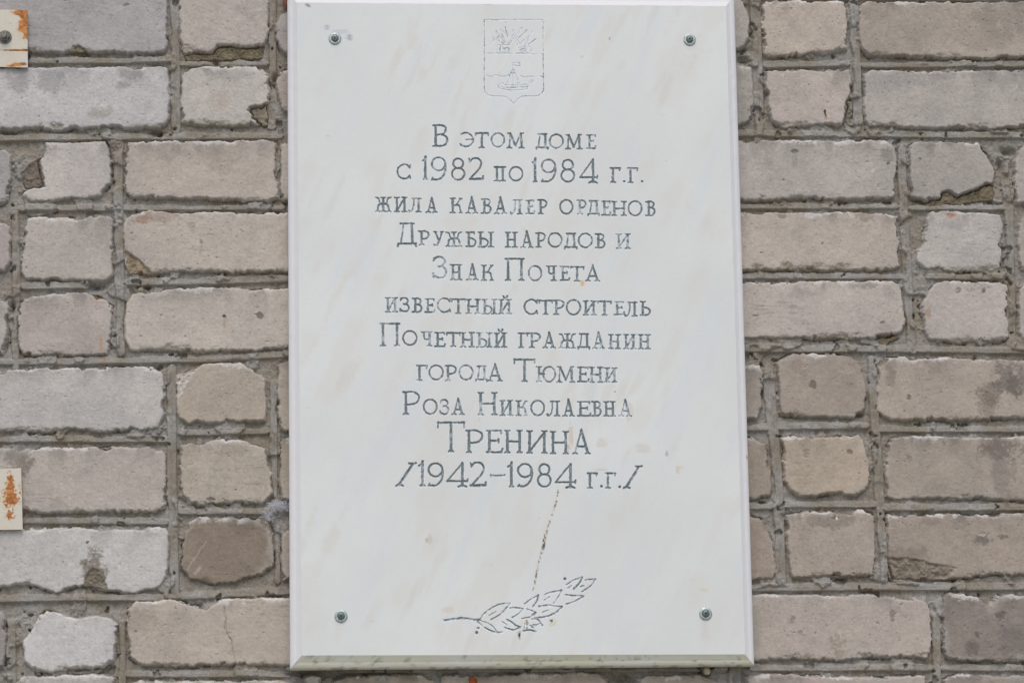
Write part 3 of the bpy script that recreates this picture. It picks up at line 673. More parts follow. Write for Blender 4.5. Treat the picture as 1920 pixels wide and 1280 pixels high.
        C((.06 * w, .16), (.3 * w, .01), (.68 * w, .03), (.86 * w, .25), (.7 * w, .52), (.3 * w, .82), (.08 * w, .99)); L((.04 * w, 1), (.96 * w, .99), wt=T); L((.98 * w, .99), (w, .86), wt=M); L((0, .02), (.06 * w, .2))
    elif ch == '4':
        x = .74 * w; L((x, .0), (0, .77), wt=t); L((0, .77), (.98 * w, .76), wt=M); L((x, 0), (x, .97), wt=T); L((x - .17, 1), (x, .93), (x + .17, 1), wt=M); L((w, .68), (.97 * w, .8))
    elif ch == '.': R.append(([(w / 2, .5), (w / 2, .52)], 1.15))
    elif ch == '/': L((.14 * w, .97), (.85 * w, .03), wt=T); L((0, 1), (.14 * w, .94), (.34 * w, 1), wt=M); L((.66 * w, .02), (.85 * w, .05), (w, 0), wt=M)
    elif ch == '-': L((.04 * w, .5), (.96 * w, .5), wt=t); L((0, .2), (.05 * w, .8)); L((.95 * w, .8), (w, .2))
    return R
# every line: zoom origin and scale, then letters as "char x0 x1 y0 y1" in that zoom
def Z(ox, oy, k, txt):
    r = []
    for e in txt.split(';'):
        a = e.split(); r.append((a[0], ox + float(a[1]) / k, ox + float(a[2]) / k, oy + float(a[3]) / k, oy + float(a[4]) / k))
    return r
A = (690, 220, 6.4); B = (960, 220, 6.4); Cc = (690, 410, 4.921); D = (960, 410, 4.924); E = (730, 660, 4.74); F = (970, 660, 4.74)
LINES = [
 Z(*A, 'В 770 960 90 355;Э 1100 1272 180 360;Т 1285 1450 180 375;О 1475 1645 185 365;М 1660 1882 185 378') + Z(*B, 'Д 285 440 195 392;О 445 620 200 380;М 635 850 205 390;Е 890 1015 205 385'),
 Z(*A, 'С 345 515 560 745;1 640 725 475 752;9 755 940 475 760;8 1000 1165 490 760;2 1205 1390 485 750;П 1510 1655 590 772;О 1690 1862 590 770') + Z(*B, '1 230 315 495 782;9 345 530 500 782;8 585 755 505 782;4 810 1035 500 795;Г 1175 1305 600 790;. 1332 1362 755 783;Г 1385 1515 600 792;. 1546 1578 755 783'),
 Z(*A, 'Ж 85 282 955 1140;И 310 475 955 1142;Л 482 645 965 1145;А 690 840 965 1150;К 980 1135 965 1155;А 1165 1325 960 1160;В 1355 1480 975 1160;А 1510 1670 965 1165;Л 1702 1858 985 1170') + Z(*B, 'Е 160 278 990 1165;Р 305 420 985 1167;О 570 735 985 1167;Р 775 890 990 1170;Д 905 1055 995 1187;Е 1070 1190 1000 1182;Н 1190 1380 1005 1187;О 1390 1565 1000 1187;В 1600 1720 1005 1187'),
 Z(*Cc, 'Д 270 450 38 262;Р 465 565 110 250;У 600 700 115 255;Ж 715 872 120 262;Б 900 997 120 262;Ы 1010 1160 120 268;Н 1262 1383 122 270') + Z(*D, 'А 75 200 118 272;Р 215 310 128 270;О 330 465 128 268;Д 480 605 132 287;О 610 745 132 272;В 765 860 138 275;И 958 1097 138 282'),
 Z(*Cc, 'З 595 728 348 552;Н 755 872 420 570;А 905 1022 418 570;К 1040 1160 425 575;П 1265 1445 362 575') + Z(*D, 'О 148 278 432 578;Ч 312 415 432 578;Е 440 537 435 575;Т 535 668 438 582;А 675 815 432 580'),
 Z(*Cc, 'И 155 278 725 868;З 292 382 725 862;В 405 500 730 868;Е 522 622 735 870;С 637 765 730 868;Т 768 900 735 880;Н 900 1040 740 882;Ы 1050 1192 740 885;Й 1200 1330 742 885') + Z(*D, 'С 110 240 742 887;Т 245 378 748 890;Р 378 482 750 890;О 500 637 745 892;И 652 782 755 895;Т 788 922 755 897;Е 940 1042 762 892;Л 1035 1160 765 905;Ь 1180 1280 760 897'),
 Z(*Cc, 'П 110 297 960 1178;О 318 455 1030 1172;Ч 488 597 1040 1180;Е 612 717 1045 1185;Т 722 852 1045 1185;Н 850 985 1045 1190;Ы 1000 1145 1048 1190;Й 1160 1285 1050 1192') + Z(*D, 'Г 55 152 1050 1195;Р 152 264 1052 1195;А 280 407 1050 1197;Ж 430 592 1058 1200;Д 605 722 1058 1208;А 738 862 1052 1202;Н 885 1008 1065 1205;И 1025 1150 1065 1207;Н 1160 1283 1065 1207'),
 Z(*E, 'Г 240 342 112 256;О 350 482 112 250;Р 492 597 115 258;О 618 748 112 252;Д 765 872 120 266;А 868 1010 108 262;Т 1105 1297 56 266') + Z(*F, 'Ю 165 342 125 270;М 345 515 125 272;Е 530 640 130 268;Н 635 765 130 275;И 770 892 135 272'),
 Z(*E, 'Р 118 268 348 557;О 300 427 415 555;З 445 532 418 556;А 550 672 412 560;Н 785 962 355 562;И 978 1102 425 567;К 1122 1230 428 568') + Z(*F, 'О 118 245 425 567;Л 260 382 430 572;А 398 512 420 573;Е 532 657 435 572;В 658 747 435 572;Н 763 877 435 574;А 898 1020 422 574'),
 Z(*E, 'Т 425 672 612 890;Р 678 830 690 896;Е 860 1012 690 896;Н 1022 1186 690 898') + Z(*F, 'И 82 268 695 902;Н 290 458 700 907;А 488 652 695 908'),
 Z(*E, '/ 55 243 978 1192;1 250 328 970 1192;9 340 482 980 1192;4 510 702 978 1200;2 715 865 975 1190;- 895 1032 1075 1115;1 1042 1118 980 1200;9 1135 1275 985 1198') + Z(*F, '8 178 302 990 1200;4 335 525 988 1210;Г 618 714 1068 1212;. 735 762 1178 1204;Г 778 877 1068 1212;. 896 924 1183 1209;/ 940 1112 1005 1213'),
]
PALE = {(0, 1), (0, 3), (0, 8), (2, 2), (2, 8), (2, 9), (2, 14), (5, 0), (5, 3), (5, 4), (5, 7), (5, 8), (5, 15), (6, 2), (7, 3), (7, 4), (7, 11), (8, 2), (4, 0), (1, 2), (3, 13), (10, 5)}

# emblem and branch, traced as hand-cut lines
def zo(ox, oy, k, pts): return [(ox + x / k, oy + y / k) for x, y in pts]
em = lambda *p: zo(880, 20, 6.737, p)
EMB = [(em((190,117),(930,117)),1.0),(em((190,115),(190,500),(188,1000)),1.0),(cat(em((188,1000),(210,1045),(270,1078),(360,1082),(440,1088),(510,1122),(555,1182)),4),1.1),
 (cat(em((555,1182),(610,1122),(680,1085),(850,1080),(910,1050),(937,1000)),4),1.1),(em((937,1000),(932,500),(932,117)),1.0),(em((200,542),(560,546),(922,552)),.8),
 (cat(em((205,818),(240,825),(275,838),(340,815),(400,835),(470,825),(500,820)),4),1.0),(cat(em((650,825),(700,842),(760,830),(820,838),(870,822),(925,838)),4),1.0),
 (cat(em((362,950),(380,982),(500,1005),(620,1004),(700,1000),(735,985),(742,930)),4),1.0),(em((365,962),(500,975),(735,965)),.8),(em((360,945),(420,905),(440,935),(640,948),(725,928)),.8),
 (em((552,950),(552,740)),.9),(em((470,935),(545,740)),.9),(em((640,942),(562,740)),.9),(em((610,930),(585,830)),.8),(em((520,790),(590,790)),.8),(em((550,735),(550,655)),.8),
 (em((550,658),(645,658),(628,675),(655,696),(555,696)),.9),(em((742,888),(800,882),(805,902),(748,908)),.9),
 (em((352,435),(510,435)),1.0),(em((390,440),(385,535)),1.1),(em((410,480),(500,475),(500,535)),.9),(em((405,450),(480,530)),.9),(em((420,530),(470,470)),.8),(em((350,450),(350,530),(505,538)),.8),
 (em((620,470),(700,455),(712,535)),.9),(em((600,535),(690,540)),1.),(em((630,500),(690,480)),.9),(em((650,520),(700,510)),.9),(ell(*em((745,495))[0],5.2,6.2,16),.8),
 (em((440,420),(290,345)),.8),(em((290,335),(310,385)),1.2),(em((450,415),(345,265)),.8),(em((455,405),(388,232)),.8),(em((495,345),(420,255)),.9),(em((490,340),(452,208)),.9),(em((345,360),(375,320),(420,370),(455,400)),.8),(em((415,290),(418,355)),.9),
 (em((480,430),(560,300)),.9),(em((555,300),(655,440)),1.0),(em((555,305),(555,238)),.9),(em((510,420),(560,345),(620,440)),.8),(em((590,300),(660,225)),.8),(em((620,350),(735,240)),.8),(em((650,410),(750,320)),.8),(em((635,265),(640,300)),.8),
 (em((740,430),(745,340),(800,255)),.8),(em((745,430),(835,365)),.9),(em((700,460),(745,345)),.8),(em((800,385),(840,360)),1.3),(em((660,215),(660,222)),1.),(em((458,148),(458,152)),1.),(em((340,262),(342,275)),1.3),(em((390,228),(398,245)),1.),(em((455,205),(465,225)),1.)]
bm_ = lambda *p: zo(820, 1060, 6.194, p)
BRN = [(cat(bm_((80,632),(200,618),(290,607),(400,622),(485,630)),5),1.6),
 (cat(bm_((490,630),(560,540),(650,480),(740,442),(845,435)),5),1.0),(cat(bm_((845,435),(795,500),(720,570),(620,625)),5),1.0),(bm_((600,575),(680,530)),.7),
 (cat(bm_((845,490),(920,487),(995,500)),5),1.1),(cat(bm_((995,500),(940,555),(870,600)),5),1.0),
 (bm_((455,640),(520,692)),1.0),(cat(bm_((500,635),(590,665),(650,710),(692,762)),5),.8),(cat(bm_((550,715),(610,748),(680,770),(755,770)),5),1.1),
 (cat(bm_((800,620),(860,650),(910,690),(965,712)),5),1.1),(cat(bm_((780,715),(870,742),(920,732),(965,710)),5),1.1),(bm_((750,645),(810,685)),.7),
 (cat(bm_((1015,440),(1090,385),(1175,340)),5),.9),(cat(bm_((1175,340),(1160,400),(1110,475)),5),1.1),
 (cat(bm_((1040,500),(1100,520),(1150,545)),5),.8),(cat(bm_((1150,545),(1090,590),(980,612)),5),.9),(bm_((1100,575),(1140,540)),1.3),
 (cat(bm_((1245,335),(1330,305),(1445,285)),5),1.1),(cat(bm_((1445,285),(1410,350),(1350,435)),5),.9),(bm_((1240,400),(1305,355)),.8),
 (cat(bm_((1180,470),(1280,458),(1370,470),(1450,475)),5),1.2),(cat(bm_((1450,475),(1380,540),(1300,578),(1200,600),(1120,612)),5),1.2),(bm_((1220,540),(1290,510)),.8),
 (cat(bm_((1105,620),(1170,628),(1195,660),(1222,690)),5),1.3),(cat(bm_((1110,685),(1170,682),(1205,658)),5),1.1),
 (cat(bm_((1490,335),(1580,345),(1700,352)),5),1.1),(cat(bm_((1700,352),(1640,390),(1570,422),(1500,445)),5),1.0),
 (cat(bm_((1495,222),(1580,168),(1685,130)),5),1.1),(cat(bm_((1685,130),(1650,200),(1585,270)),5),1.3),(bm_((1510,260),(1560,225)),.8),
 (cat(bm_((1720,165),(1780,158),(1840,155)),5),1.1),(cat(bm_((1840,155),(1790,225),(1730,270),(1680,300)),5),1.0),(bm_((1660,245),(1700,230)),.9),
 (cat(bm_((1000,755),(1070,745),(1140,762)),5),1.2),(bm_((1080,690),(1115,720)),.8),(bm_((1005,745),(1015,660)),.7),
 (bm_((1480,150),(1482,152)),2.0),(bm_((1325,640),(1327,642)),2.2),(bm_((475,725),(476,727)),2.0),(bm_((458,775),(459,777)),2.2)]

# tensor grid over the face, fine where it is cut
def axis(a, b, f0, f1, fine, coarse):
    r = list(np.arange(a, f0, coarse)) + list(np.arange(f0, f1, fine)) + list(np.linspace(f1, b, max(2, int((b - f1) / coarse))))
    return np.array(r)
gs = axis(0, 806, 136, 690, 0.88, 7)          # along the top edge, px-sized units
gt = axis(0, 1217, 22, 1185, 0.88, 5)
s1, t1 = np.meshgrid(gs / gs[-1], gt / gt[-1])
FU = ((1 - s1) * (1 - t1))[..., None] * inner[0] + (s1 * (1 - t1))[..., None] * inner[1] + (s1 * t1)[..., None] * inner[2] + ((1 - s1) * t1)[..., None] * inner[3]
GX, GY = FU[..., 0], FU[..., 1]
chat = 0.34 * fbm(GX, GY, 2.2, 300, 2) + 0.20 * fbm(GX, GY, 7, 310, 2)
sd_all = np.full(GX.shape, 9.0); owner = np.full(GX.shape, -1); wear = np.zeros(GX.shape); deepk = np.ones(GX.shape)
def cut(strokes, idx, wr, dk=1.0):
    """strokes: list of (px points, half width mm)"""
    allp = [p for s_, _ in strokes for p in s_]
    P = unproj(allp, TH)
    x0, x1, y0, y1 = P[:, 0].min() - 5, P[:, 0].max() + 5, P[:, 1].min() - 5, P[:, 1].max() + 5
    cs = (gs / gs[-1]); rs = (gt / gt[-1])
    top, left = GX[0], GY[:, 0]
    i0 = max(0, np.searchsorted(GX.max(0), x0) - 1); i1 = np.searchsorted(GX.min(0), x1) + 1
    j0 = max(0, np.searchsorted(GY.max(1), y0) - 1); j1 = np.searchsorted(GY.min(1), y1) + 1
    sl = (slice(j0, j1), slice(i0, i1))
    X, Y = GX[sl] + chat[sl] * .5, GY[sl] + chat[sl] * .4
    for s_, hw in strokes:
        Q = unproj(s_, TH)
        d = np.full(X.shape, 99.)
        for a, b in zip(Q[:-1], Q[1:]): d = np.minimum(d, seg_dist(X, Y, a, b))
        sdv = d - hw - 0.45 * chat[sl]
        m = sdv < sd_all[sl]
        sd_all[sl] = np.where(m, sdv, sd_all[sl]); owner[sl] = np.where(m & (sdv < 0.6), idx, owner[sl]); wear[sl] = np.where(m, wr, wear[sl]); deepk[sl] = np.where(m, dk, deepk[sl])
for li, line in enumerate(LINES):
    for ci, (ch, x0, x1, y0, y1) in enumerate(line):
        big = (y1 - y0) > 36
        hwT = (2.6 if big else 2.4) * (1.06 if li >= 9 else 1.0)       # half stroke, px
        x0 += 1.2; x1 -= 1.2; y0 += 1.2; y1 -= 1.2
        h = y1 - y0; wd = (x1 - x0) / h
        sf = 4.6 / h if h > 8 else .1
        sf = min(sf, wd * .3)
        wr = 0.48 if (li, ci) in PALE else random.uniform(0.0, 0.36)
        st = []
        for pts, wt in glyph(ch, wd, sf):
            st.append(([(x0 + p[0] * h, y0 + p[1] * h) for p in pts], hwT * wt * 0.75 * (0.92 if wr > .5 else 1)))
        cut(st, li, wr, 0.8 if wr > .5 else 1.0)
for pts, k in EMB: cut([(pts, 0.88 * k)], 20, random.choice((.4, .6, .8, 1.0)), .5)
for pts, k in BRN: cut([(pts, 1.15 * k)], 21, random.uniform(.1, .5), .8)

depth = np.clip(-sd_all, 0, 1.9) * 1.45 * deepk
depth = depth + np.where(depth > 0.05, 0.18 * fbm(GX, GY, 1.6, 320, 2), 0)
depth = np.maximum(depth, 0)
# ---- marble colour: cloudy white, tan veins leaning to the right, specks, rust run
base = np.zeros(GX.shape + (3,)); base[:] = lin((209, 211, 208)) * ALB
ca, sa = math.cos(1.15), math.sin(1.15)
RX, RY = GX * ca - GY * sa, GX * sa + GY * ca
cloud = fbm(GX, GY, 130, 330, 4); vein = fbm(RX, RY, 150, 340, 4, 26); vein2 = fbm(RX + 500, RY, 70, 350, 4, 14)
base *= (1 + 0.04 * cloud)[..., None]
base += (lin((203, 200, 193)) * ALB - base) * (0.34 * sstep(0.0, 0.9, vein + .5 * fbm(GX, GY, 40, 345, 4)))[..., None]
base += (lin((196, 188, 174)) * ALB - base) * (0.3 * sstep(0.25, 0.85, vein2) * sstep(-0.1, 0.5, cloud))[..., None]
base += (lin((196, 204, 208)) * ALB - base) * (0.22 * sstep(0.1, 0.8, -vein))[..., None]
sp = vn(GX / 3.1, GY / 3.1, 361) * vn(GX / 17, GY / 17, 362)
base += (lin((176, 168, 150)) * ALB - base) * (0.45 * sstep(0.80, 0.9, sp))[..., None]
def blot(x, y, rx, ry, c, s, n=.5):
    p = unproj([(x, y)], TH)[0]
    e = ((GX - p[0]) / (rx * .75)) ** 2 + ((GY - p[1]) / (ry * .75)) ** 2
    m = e < 4
    g = np.zeros(GX.shape); g[m] = s * sstep(1.3, .4, e[m] + n * chat[m] * 2.2)
    base[:] = base + (lin(c) * ALB - base) * g[..., None]
for b in [(612,52,6,6,(160,162,172),.7),(640,60,14,5,(186,188,194),.7),(655,70,7,7,(150,152,158),.8),(1092,531,4,6,(206,170,110),.8),(1070,815,5,22,(200,178,150),.6),(1066,838,3,8,(196,160,120),.6),
          (1035,1166,9,8,(205,190,160),.7),(988,1178,2,4,(50,36,26),1),(988,1166,3,5,(130,104,70),.7),(974,1190,2.5,5,(60,44,30),1),(975,1184,5,3,(160,140,110),.5),(893,1182,2,2,(70,80,84),.9),
          (1143,73,2,3.5,(140,142,150),.7),(578,12,1.7,3,(60,62,66),1),(1125,880,14,3,(196,184,168),.5),(806,1010,5,10,(186,178,164),.5),(800,1012,3,5,(168,160,146),.5),(1272,880,5,10,(196,176,140),.6),
          (840,1142,12,6,(202,190,172),.5),(1153,734,1.5,1.5,(110,100,100),.9),(1180,770,8,20,(198,190,178),.5),(1205,840,14,10,(198,190,180),.5),(1130,830,12,10,(200,190,176),.5),(1250,850,3,6,(150,140,120),.5),
          (632,1175,6,24,(206,202,194),.5),(1320,1180,9,26,(200,192,186),.4),(920,1058,5,3,(206,200,176),.6),(1320,1105,6,4,(206,190,168),.5),(1390,1115,3,5,(176,172,180),.5)]:
    blot(*b)
RUN = [(1047,918),(1043,940),(1036,962),(1028,985),(1019,1020),(1011,1050),(1004,1085),(999,1108)]
P = unproj(RUN, TH); d = np.full(GX.shape, 99.)
for a, b in zip(P[:-1], P[1:]): d = np.minimum(d, seg_dist(GX + 1.2 * chat, GY, a, b))
grain = vn(GX / 1.6, GY / 2.4, 371)
base += (lin((190, 172, 140)) * ALB - base) * (0.6 * np.exp(-(d / 1.5) ** 2) * sstep(.2, .7, vn(GX / 9, GY / 14, 373)))[..., None]
core = np.exp(-(d / 0.95) ** 2) * sstep(0.45, 0.7, grain) + np.exp(-(((GX - unproj([(1020, 1020)], TH)[0][0]) / 2.2) ** 2 + ((GY - unproj([(1020, 1018)], TH)[0][1]) / 14) ** 2)) * sstep(.4, .65, grain) * (d < 3)
base += (lin((72, 56, 38)) * ALB - base) * np.clip(core, 0, .92)[..., None]
# ---- worn grey paint in the cuts
pn = 0.5 + 0.55 * fbm(GX, GY, 3.2, 380, 3) + 0.25 * fbm(GX, GY, 12, 390, 2)
paint = sstep(0.02, 0.30, depth) * sstep(wear - 0.28, wear + 0.22, pn)
gc = base + (lin((184, 191, 195)) * ALB - base) * sstep(.05, .4, depth)[..., None]
pc = lin((118, 130, 133)) * ALB * (1 + 0.22 * fbm(GX, GY, 1.7, 400, 2))[..., None]
gcol = gc + (pc - gc) * (paint * (0.95 - 0.25 * (wear > .7)))[..., None]
colm = np.where((sd_all < 0.35)[..., None], gcol, base)
# white chipped stone and painted edge highlights along the cuts
chip_glint = sstep(1.0, .55, sd_all) * sstep(-.25, .15, sd_all) * sstep(.25, .6, vn(GX / 2.3, GY / 2.3, 395))
colm = colm + (lin((226, 228, 229)) * ALB - colm) * (0.75 * chip_glint)[..., None]
com = np.stack([GX / 1000, -(TH - depth) / 1000, -GY / 1000], 2) - PO
q = sd_all
fmax = np.minimum(np.minimum(q[:-1, :-1], q[1:, :-1]), np.minimum(q[:-1, 1:], q[1:, 1:]))
cutf = fmax < 0.0
ow = owner[:-1, :-1]
for dj, di in ((1, 0), (0, 1), (1, 1)):
    o2 = owner[dj:dj + ow.shape[0], di:di + ow.shape[1]]
    ow = np.where(ow < 0, o2, ow)
# back of the slab
bk = np.array([P3(*p, 0.5) for p in outer]) - PO
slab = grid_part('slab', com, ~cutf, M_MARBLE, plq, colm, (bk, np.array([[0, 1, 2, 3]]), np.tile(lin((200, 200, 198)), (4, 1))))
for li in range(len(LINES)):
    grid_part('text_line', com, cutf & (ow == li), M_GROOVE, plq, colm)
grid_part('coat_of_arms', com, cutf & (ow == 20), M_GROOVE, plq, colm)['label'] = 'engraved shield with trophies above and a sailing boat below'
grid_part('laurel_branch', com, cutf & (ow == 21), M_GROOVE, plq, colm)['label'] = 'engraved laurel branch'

# ---- moulded edge: chamfer, fillet, half round, plain side
prof = [(0, 0), (.02, .25), (.40, 2.9), (.44, 3.3), (.48, 3.35), (.60, 3.8), (.74, 4.6), (.86, 5.7), (.95, 6.9), (1.0, 8.6), (1.0, TH - 0.5)]
seg = 220
ev, ec, ef = [], [], []
npf = len(prof)
for side in range(4):
    a_i, b_i, a_o, b_o = inner[side], inner[(side + 1) % 4], outer[side], outer[(side + 1) % 4]
    b0 = len(ev)
    for k in range(seg + 1):
        s_ = k / seg
        for f_, dp in prof:
            pa = a_i + (a_o - a_i) * f_; pb = b_i + (b_o - b_i) * f_
            p = pa + (pb - pa) * s_
            ev.append(np.array(P3(p[0], p[1], TH - dp)) - PO)
            ec.append((p[0], p[1], f_, side))
    for k in range(seg):
        for i in range(npf - 1):
            ef.append((b0 + k * npf + i, b0 + k * npf + i + 1, b0 + (k + 1) * npf + i + 1, b0 + (k + 1) * npf + i))
ev = np.array(ev); ec = np.array(ec)
ev[:, 1] += 0.00022 * fbm(ec[:, 0] + ec[:, 2] * 9, ec[:, 1] + ec[:, 2] * 9, 9, 440, 3)
ecol = np.tile(lin((212, 211, 211)) * ALB, (len(ev), 1))
x, y, f_, sd_ = ec.T
green_tint = (sd_ == 2) * (0.62 + 0.25 * fbm(x, y, 40, 410, 3))  # uneven greenish tint on the bottom side only
ecol += (lin((198, 196, 170)) * ALB - ecol) * np.clip(green_tint, 0, 1)[:, None]
dirt = (sd_ == 2) * sstep(0.15, 0.6, fbm(x, y + f_ * 30, 9, 420, 4) + 0.45 * (f_ > .9) + .25 * (abs(f_ - .45) < .05) - 0.32)
ecol += (lin((112, 108, 82)) * ALB - ecol) * (0.5 * dirt + 0.35 * ((sd_ == 2) & (abs(f_ - .46) < .03)))[:, None]
fleck = vn(x / 4 + f_ * 7, y / 4 + f_ * 3, 430) > 0.985
ecol = np.where(fleck[:, None] & (f_[:, None] < .9), lin((110, 108, 104)), ecol)
edge = mesh_np('moulded_edge', ev, np.array(ef), M_MARBLE, plq, True, ecol)
edge.data.set_sharp_from_angle(angle=math.radians(35))
edge['label'] = 'moulded edge, its underside tinted greenish'

# ---- four screws with washers
def screw_mesh():
    w_ = MB(); w_.lathe([(8.8e-3, -0.0002), (8.9e-3, .0009), (8.2e-3, .0017), (6.2e-3, .0021), (4.6e-3, .0016), (3.5e-3, .0012)], 40)
    h_ = MB(); h_.lathe([(5.3e-3, .0014), (5.1e-3, .0026), (4.4e-3, .0037), (3.3e-3, .0043), (2.3e-3, .0044), (1.9e-3, .0022), (0.4e-3, .0012)], 32)
    for k in range(4):
        a = k * math.pi / 2 + .4
        h_.box((1.45e-3 * math.cos(a), -.0030, 1.45e-3 * math.sin(a)), (1.3e-3, .0024, 1.5e-3), a)
    return w_, h_
first = None
for i, (x, y) in enumerate([(628, 73), (1293, 75), (639.5, 1154.5), (1323, 1150)]):
    p = unproj([(x, y)], TH)[0]
    loc = Vector(P3(p[0], p[1], TH)) - Vector(PO)
    if first is None:
        w_, h_ = screw_mesh()
        sc = h_.build('screw', M_ZINC_D, plq, True, loc); wa = w_.build('washer', M_ZINC, sc)
        first = (sc, wa)
    else:
        sc = first[0].copy(); COL.objects.link(sc); sc.parent = plq; sc.location = loc
        wa = first[1].copy(); COL.objects.link(wa); wa.parent = sc
    sc.rotation_euler = (0, [0, .8, .35, 2.1][i], 0)

# ---------------------------------------------------------------- rusty plates at the left edge
def steel_plate(corners, standoff, thick, rustfn, crease=None, parent=None, name='plate'):
    c = unproj(corners, standoff)
    n, m = 90, 110
    s_, t_ = np.meshgrid(np.linspace(0, 1, n), np.linspace(0, 1, m))
    PX = ((1 - s_) * (1 - t_))[..., None] * c[0] + (s_ * (1 - t_))[..., None] * c[1] + (s_ * t_)[..., None] * c[2] + ((1 - s_) * t_)[..., None] * c[3]
    X, Y = PX[..., 0], PX[..., 1]
    h = standoff + 0.12 * fbm(X, Y, 30, 500, 2)
    if crease is not None:
        yc = unproj([crease], standoff)[0][1]
        h = h + 0.7 * sstep(1.2, -1.2, Y - yc) - 0.5 * np.exp(-((Y - yc) / 1.0) ** 2)
    rust = rustfn(X, Y)
    colp = np.zeros(X.shape + (3,)); colp[:] = lin((198, 192, 178)) * ALB
    colp += (lin((200, 176, 138)) * ALB - colp) * sstep(.02, .6, rust + .25 * fbm(X, Y, 20, 510, 3))[..., None] * .7
    r1 = sstep(.38, .66, rust)[..., None]
    rc = lin((160, 100, 48)) * (1 + .35 * fbm(X, Y, 3, 520, 3))[..., None] * ALB
    rc += (lin((186, 128, 74)) * ALB - rc) * sstep(.1, .6, fbm(X, Y, 6, 530, 3))[..., None]
    colp += (rc - colp) * r1
    h = h + .25 * r1[..., 0] * fbm(X, Y, 2, 540, 2)
    co_ = np.stack([X / 1000, -h / 1000, -Y / 1000], 2)
    # rim and back
    idx = [(0, i) for i in range(n)] + [(j, n - 1) for j in range(1, m)] + [(m - 1, i) for i in range(n - 2, -1, -1)] + [(j, 0) for j in range(m - 2, 0, -1)]
    ring = np.array([co_[j, i] for j, i in idx]); rcol = np.array([colp[j, i] for j, i in idx]) * .9
    low = ring.copy(); low[:, 1] += thick / 1000
    K = len(ring)
    evv = np.concatenate([ring, low, low[[0, n - 1, n + m - 2, 2 * n + m - 3]]]); evc = np.concatenate([rcol, rcol, rcol[:4]])
    eff = [(i, (i + 1) % K, K + (i + 1) % K, K + i) for i in range(K)] + [(2 * K, 2 * K + 1, 2 * K + 2, 2 * K + 3)]
    off = np.array(parent.location)
    return grid_part(name, co_ - off, np.ones((m - 1, n - 1), bool), M_PLATE, parent, colp, (evv - off, np.array(eff)[:, ::-1], evc))
def el(X, Y, x, y, rx, ry):
    p = unproj([(x, y)], 7)[0]
    return np.exp(-(((X - p[0]) / (rx * .75)) ** 2 + ((Y - p[1]) / (ry * .75)) ** 2))
def rust_a(X, Y):
    n = .42 * fbm(X, Y, 7, 550, 4)
    r = .95 * el(X, Y, 46, 40, 11, 20) + .85 * el(X, Y, 50, 58, 8, 16) + .8 * el(X, Y, 36, 24, 16, 6) + .55 * el(X, Y, 19, 45, 6, 4) + .9 * el(X, Y, 40, 95, 16, 2) + .6 * el(X, Y, 16, 95, 14, 1.6) + .9 * el(X, Y, 38, 121, 16, 4) + .4 * el(X, Y, 20, 124, 12, 2)
    return 1.25 * r + n * (r > .10)
def rust_b(X, Y):
    n = .5 * fbm(X, Y, 1.9, 560, 3)
    r = .85 * el(X, Y, 20, 912, 6, 24) + .65 * el(X, Y, 17, 930, 12, 24) + .8 * el(X, Y, 30, 938, 5, 7) + .75 * el(X, Y, 18, 967, 8, 7) + .3 * el(X, Y, 38, 920, 3, 20)
    return 1.2 * r + n * (r > .1)
pc_ = unproj([(0, 73)], 7)[0]
pa = thing('metal_plate', 'white painted steel plate with rusty corner and a bolt, high on the left', 'metal plate', P3(pc_[0], pc_[1], 0), 'rusty steel plates fixed to the wall')
steel_plate([(-70, 16), (51.5, 20), (52, 126.5), (-70, 124)], 8, 3, rust_a, (20, 95), pa)
bp = unproj([(9, 70)], 9)[0]
bl = Vector(P3(bp[0], bp[1], 9)) - pa.location
wsh = MB(); wsh.lathe([(9.6e-3, -.001), (9.6e-3, .0012), (9.0e-3, .0018), (4e-3, .0018)], 36)
n_ = MB(); n_.lathe([(7.4e-3, .001), (7.4e-3, .0055), (6.6e-3, .0068), (4.2e-3, .0068), (4.2e-3, .0060)], 6)
st = MB(); st.lathe([(3.9e-3, .001), (3.9e-3, .0118), (3.4e-3, .0125)], 24)
bo = n_.build('bolt', M_NUT, pa, True, bl, 30); wsh.build('washer', M_NUT, bo); st.build('stud', M_NUT, bo)
pc_ = unproj([(0, 935)], 6)[0]
pb = thing('metal_plate', 'white painted steel plate with a rust patch in its middle, low on the left', 'metal plate', P3(pc_[0], pc_[1], 0), 'rusty steel plates fixed to the wall')
steel_plate([(-70, 881), (39.5, 877), (42.5, 992), (-70, 994)], 7, 2.5, rust_b, None, pb)

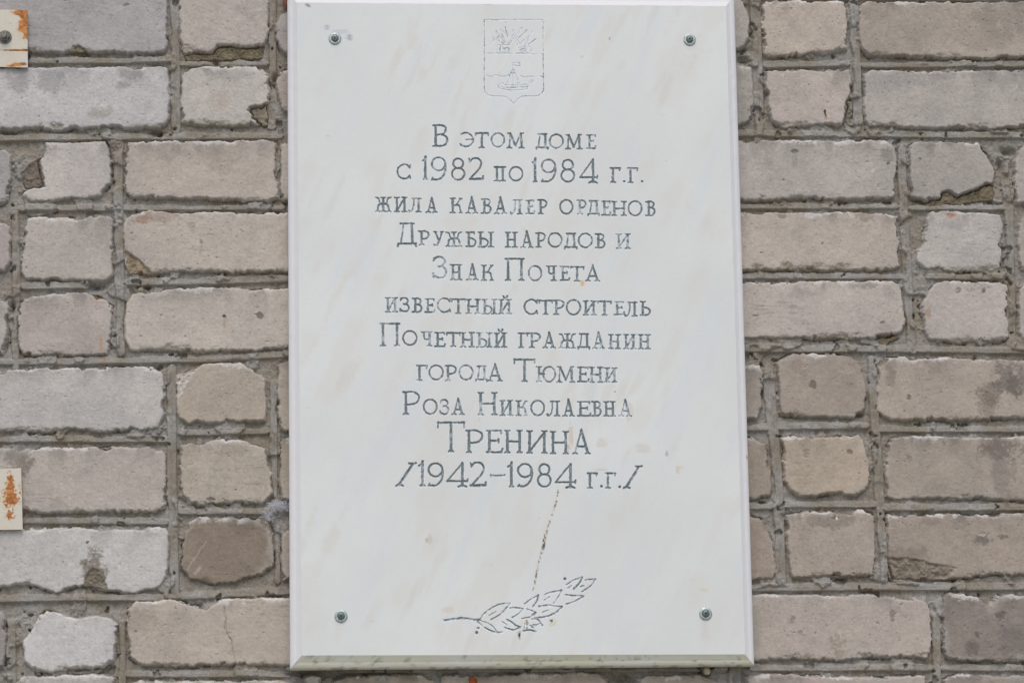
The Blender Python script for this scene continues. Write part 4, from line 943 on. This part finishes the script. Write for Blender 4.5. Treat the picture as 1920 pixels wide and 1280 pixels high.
# ---------------------------------------------------------------- small things
p = unproj([(524, 948)], 3)[0]
lint = MB()
for k in range(650):
    a = random.gauss(0, 1); b = random.gauss(0, 1)
    if random.random() < .25: cx, cy = -14 + random.gauss(0, 3), 13 + random.gauss(0, 4)
    else: cx, cy = a * 6.5, b * 2.6 + 0.02 * a * a
    hgt = -1.5 + abs(random.gauss(0, 2.4))
    pts = []; dx, dy, dz = random.gauss(0, 1), random.gauss(0, .7), random.gauss(0, .5)
    for q_ in range(5):
        pts.append((cx / 1000, -hgt / 1000, -cy / 1000)); cx += dx * .9; cy += dy * .9; hgt += dz * .5
        dx += random.gauss(0, .7); dy += random.gauss(0, .7)
    lint.tube(pts, 0.00014, 3)
o = lint.build('lint_tuft', M_LINT, None, True, P3(p[0], p[1], 0), 180)
tag(o, 'fluffy white lint caught in the joint beside the lower left edge of the plaque', 'lint')

def lump(name, px, h, r, sq, mat, label, cat_, seed, rough=.18):
    p = unproj([px], h)[0]
    vs_, fs_ = [], []; n, m = 24, 16
    for j in range(m + 1):
        for i in range(n):
            a, b = 2 * math.pi * i / n, math.pi * j / m
            d = Vector((math.sin(b) * math.cos(a), math.cos(b), math.sin(b) * math.sin(a)))
            k = 1 + rough * float(fbm(np.array([d.x * 3 + d.z]), np.array([d.y * 3 - d.z]), 1.0, seed, 3)[0]) * math.sin(b)
            vs_.append((d.x * r * sq[0] * k, d.y * r * sq[1] * k, d.z * r * sq[2] * k))
    for j in range(m):
        for i in range(n): fs_.append((j * n + i, j * n + (i + 1) % n, (j + 1) * n + (i + 1) % n, (j + 1) * n + i))
    b_ = MB(); b_.v, b_.f = vs_, fs_
    o = b_.build(name, mat, None, True, P3(p[0], p[1], h), 60)
    return tag(o, label, cat_)
lump('pale_lump', (1325.5, 1257.5), 3, .0047, (1, 1, 1.05), M_CREAM, 'small cream round lump stuck just under the bottom edge of the plaque', 'lump', 600, .3)
lump('orange_flake', (886, 1276), 1.2, .0062, (1.0, .35, .9), M_ORANGE, 'bright orange flake on the brick below the plaque', 'flake', 610, .35)
lump('clay_chip', (535, 5), 2, .0075, (.42, .6, 1.5), M_RED, 'thin reddish clay chip wedged beside the upper left corner of the plaque', 'chip', 620, .2)
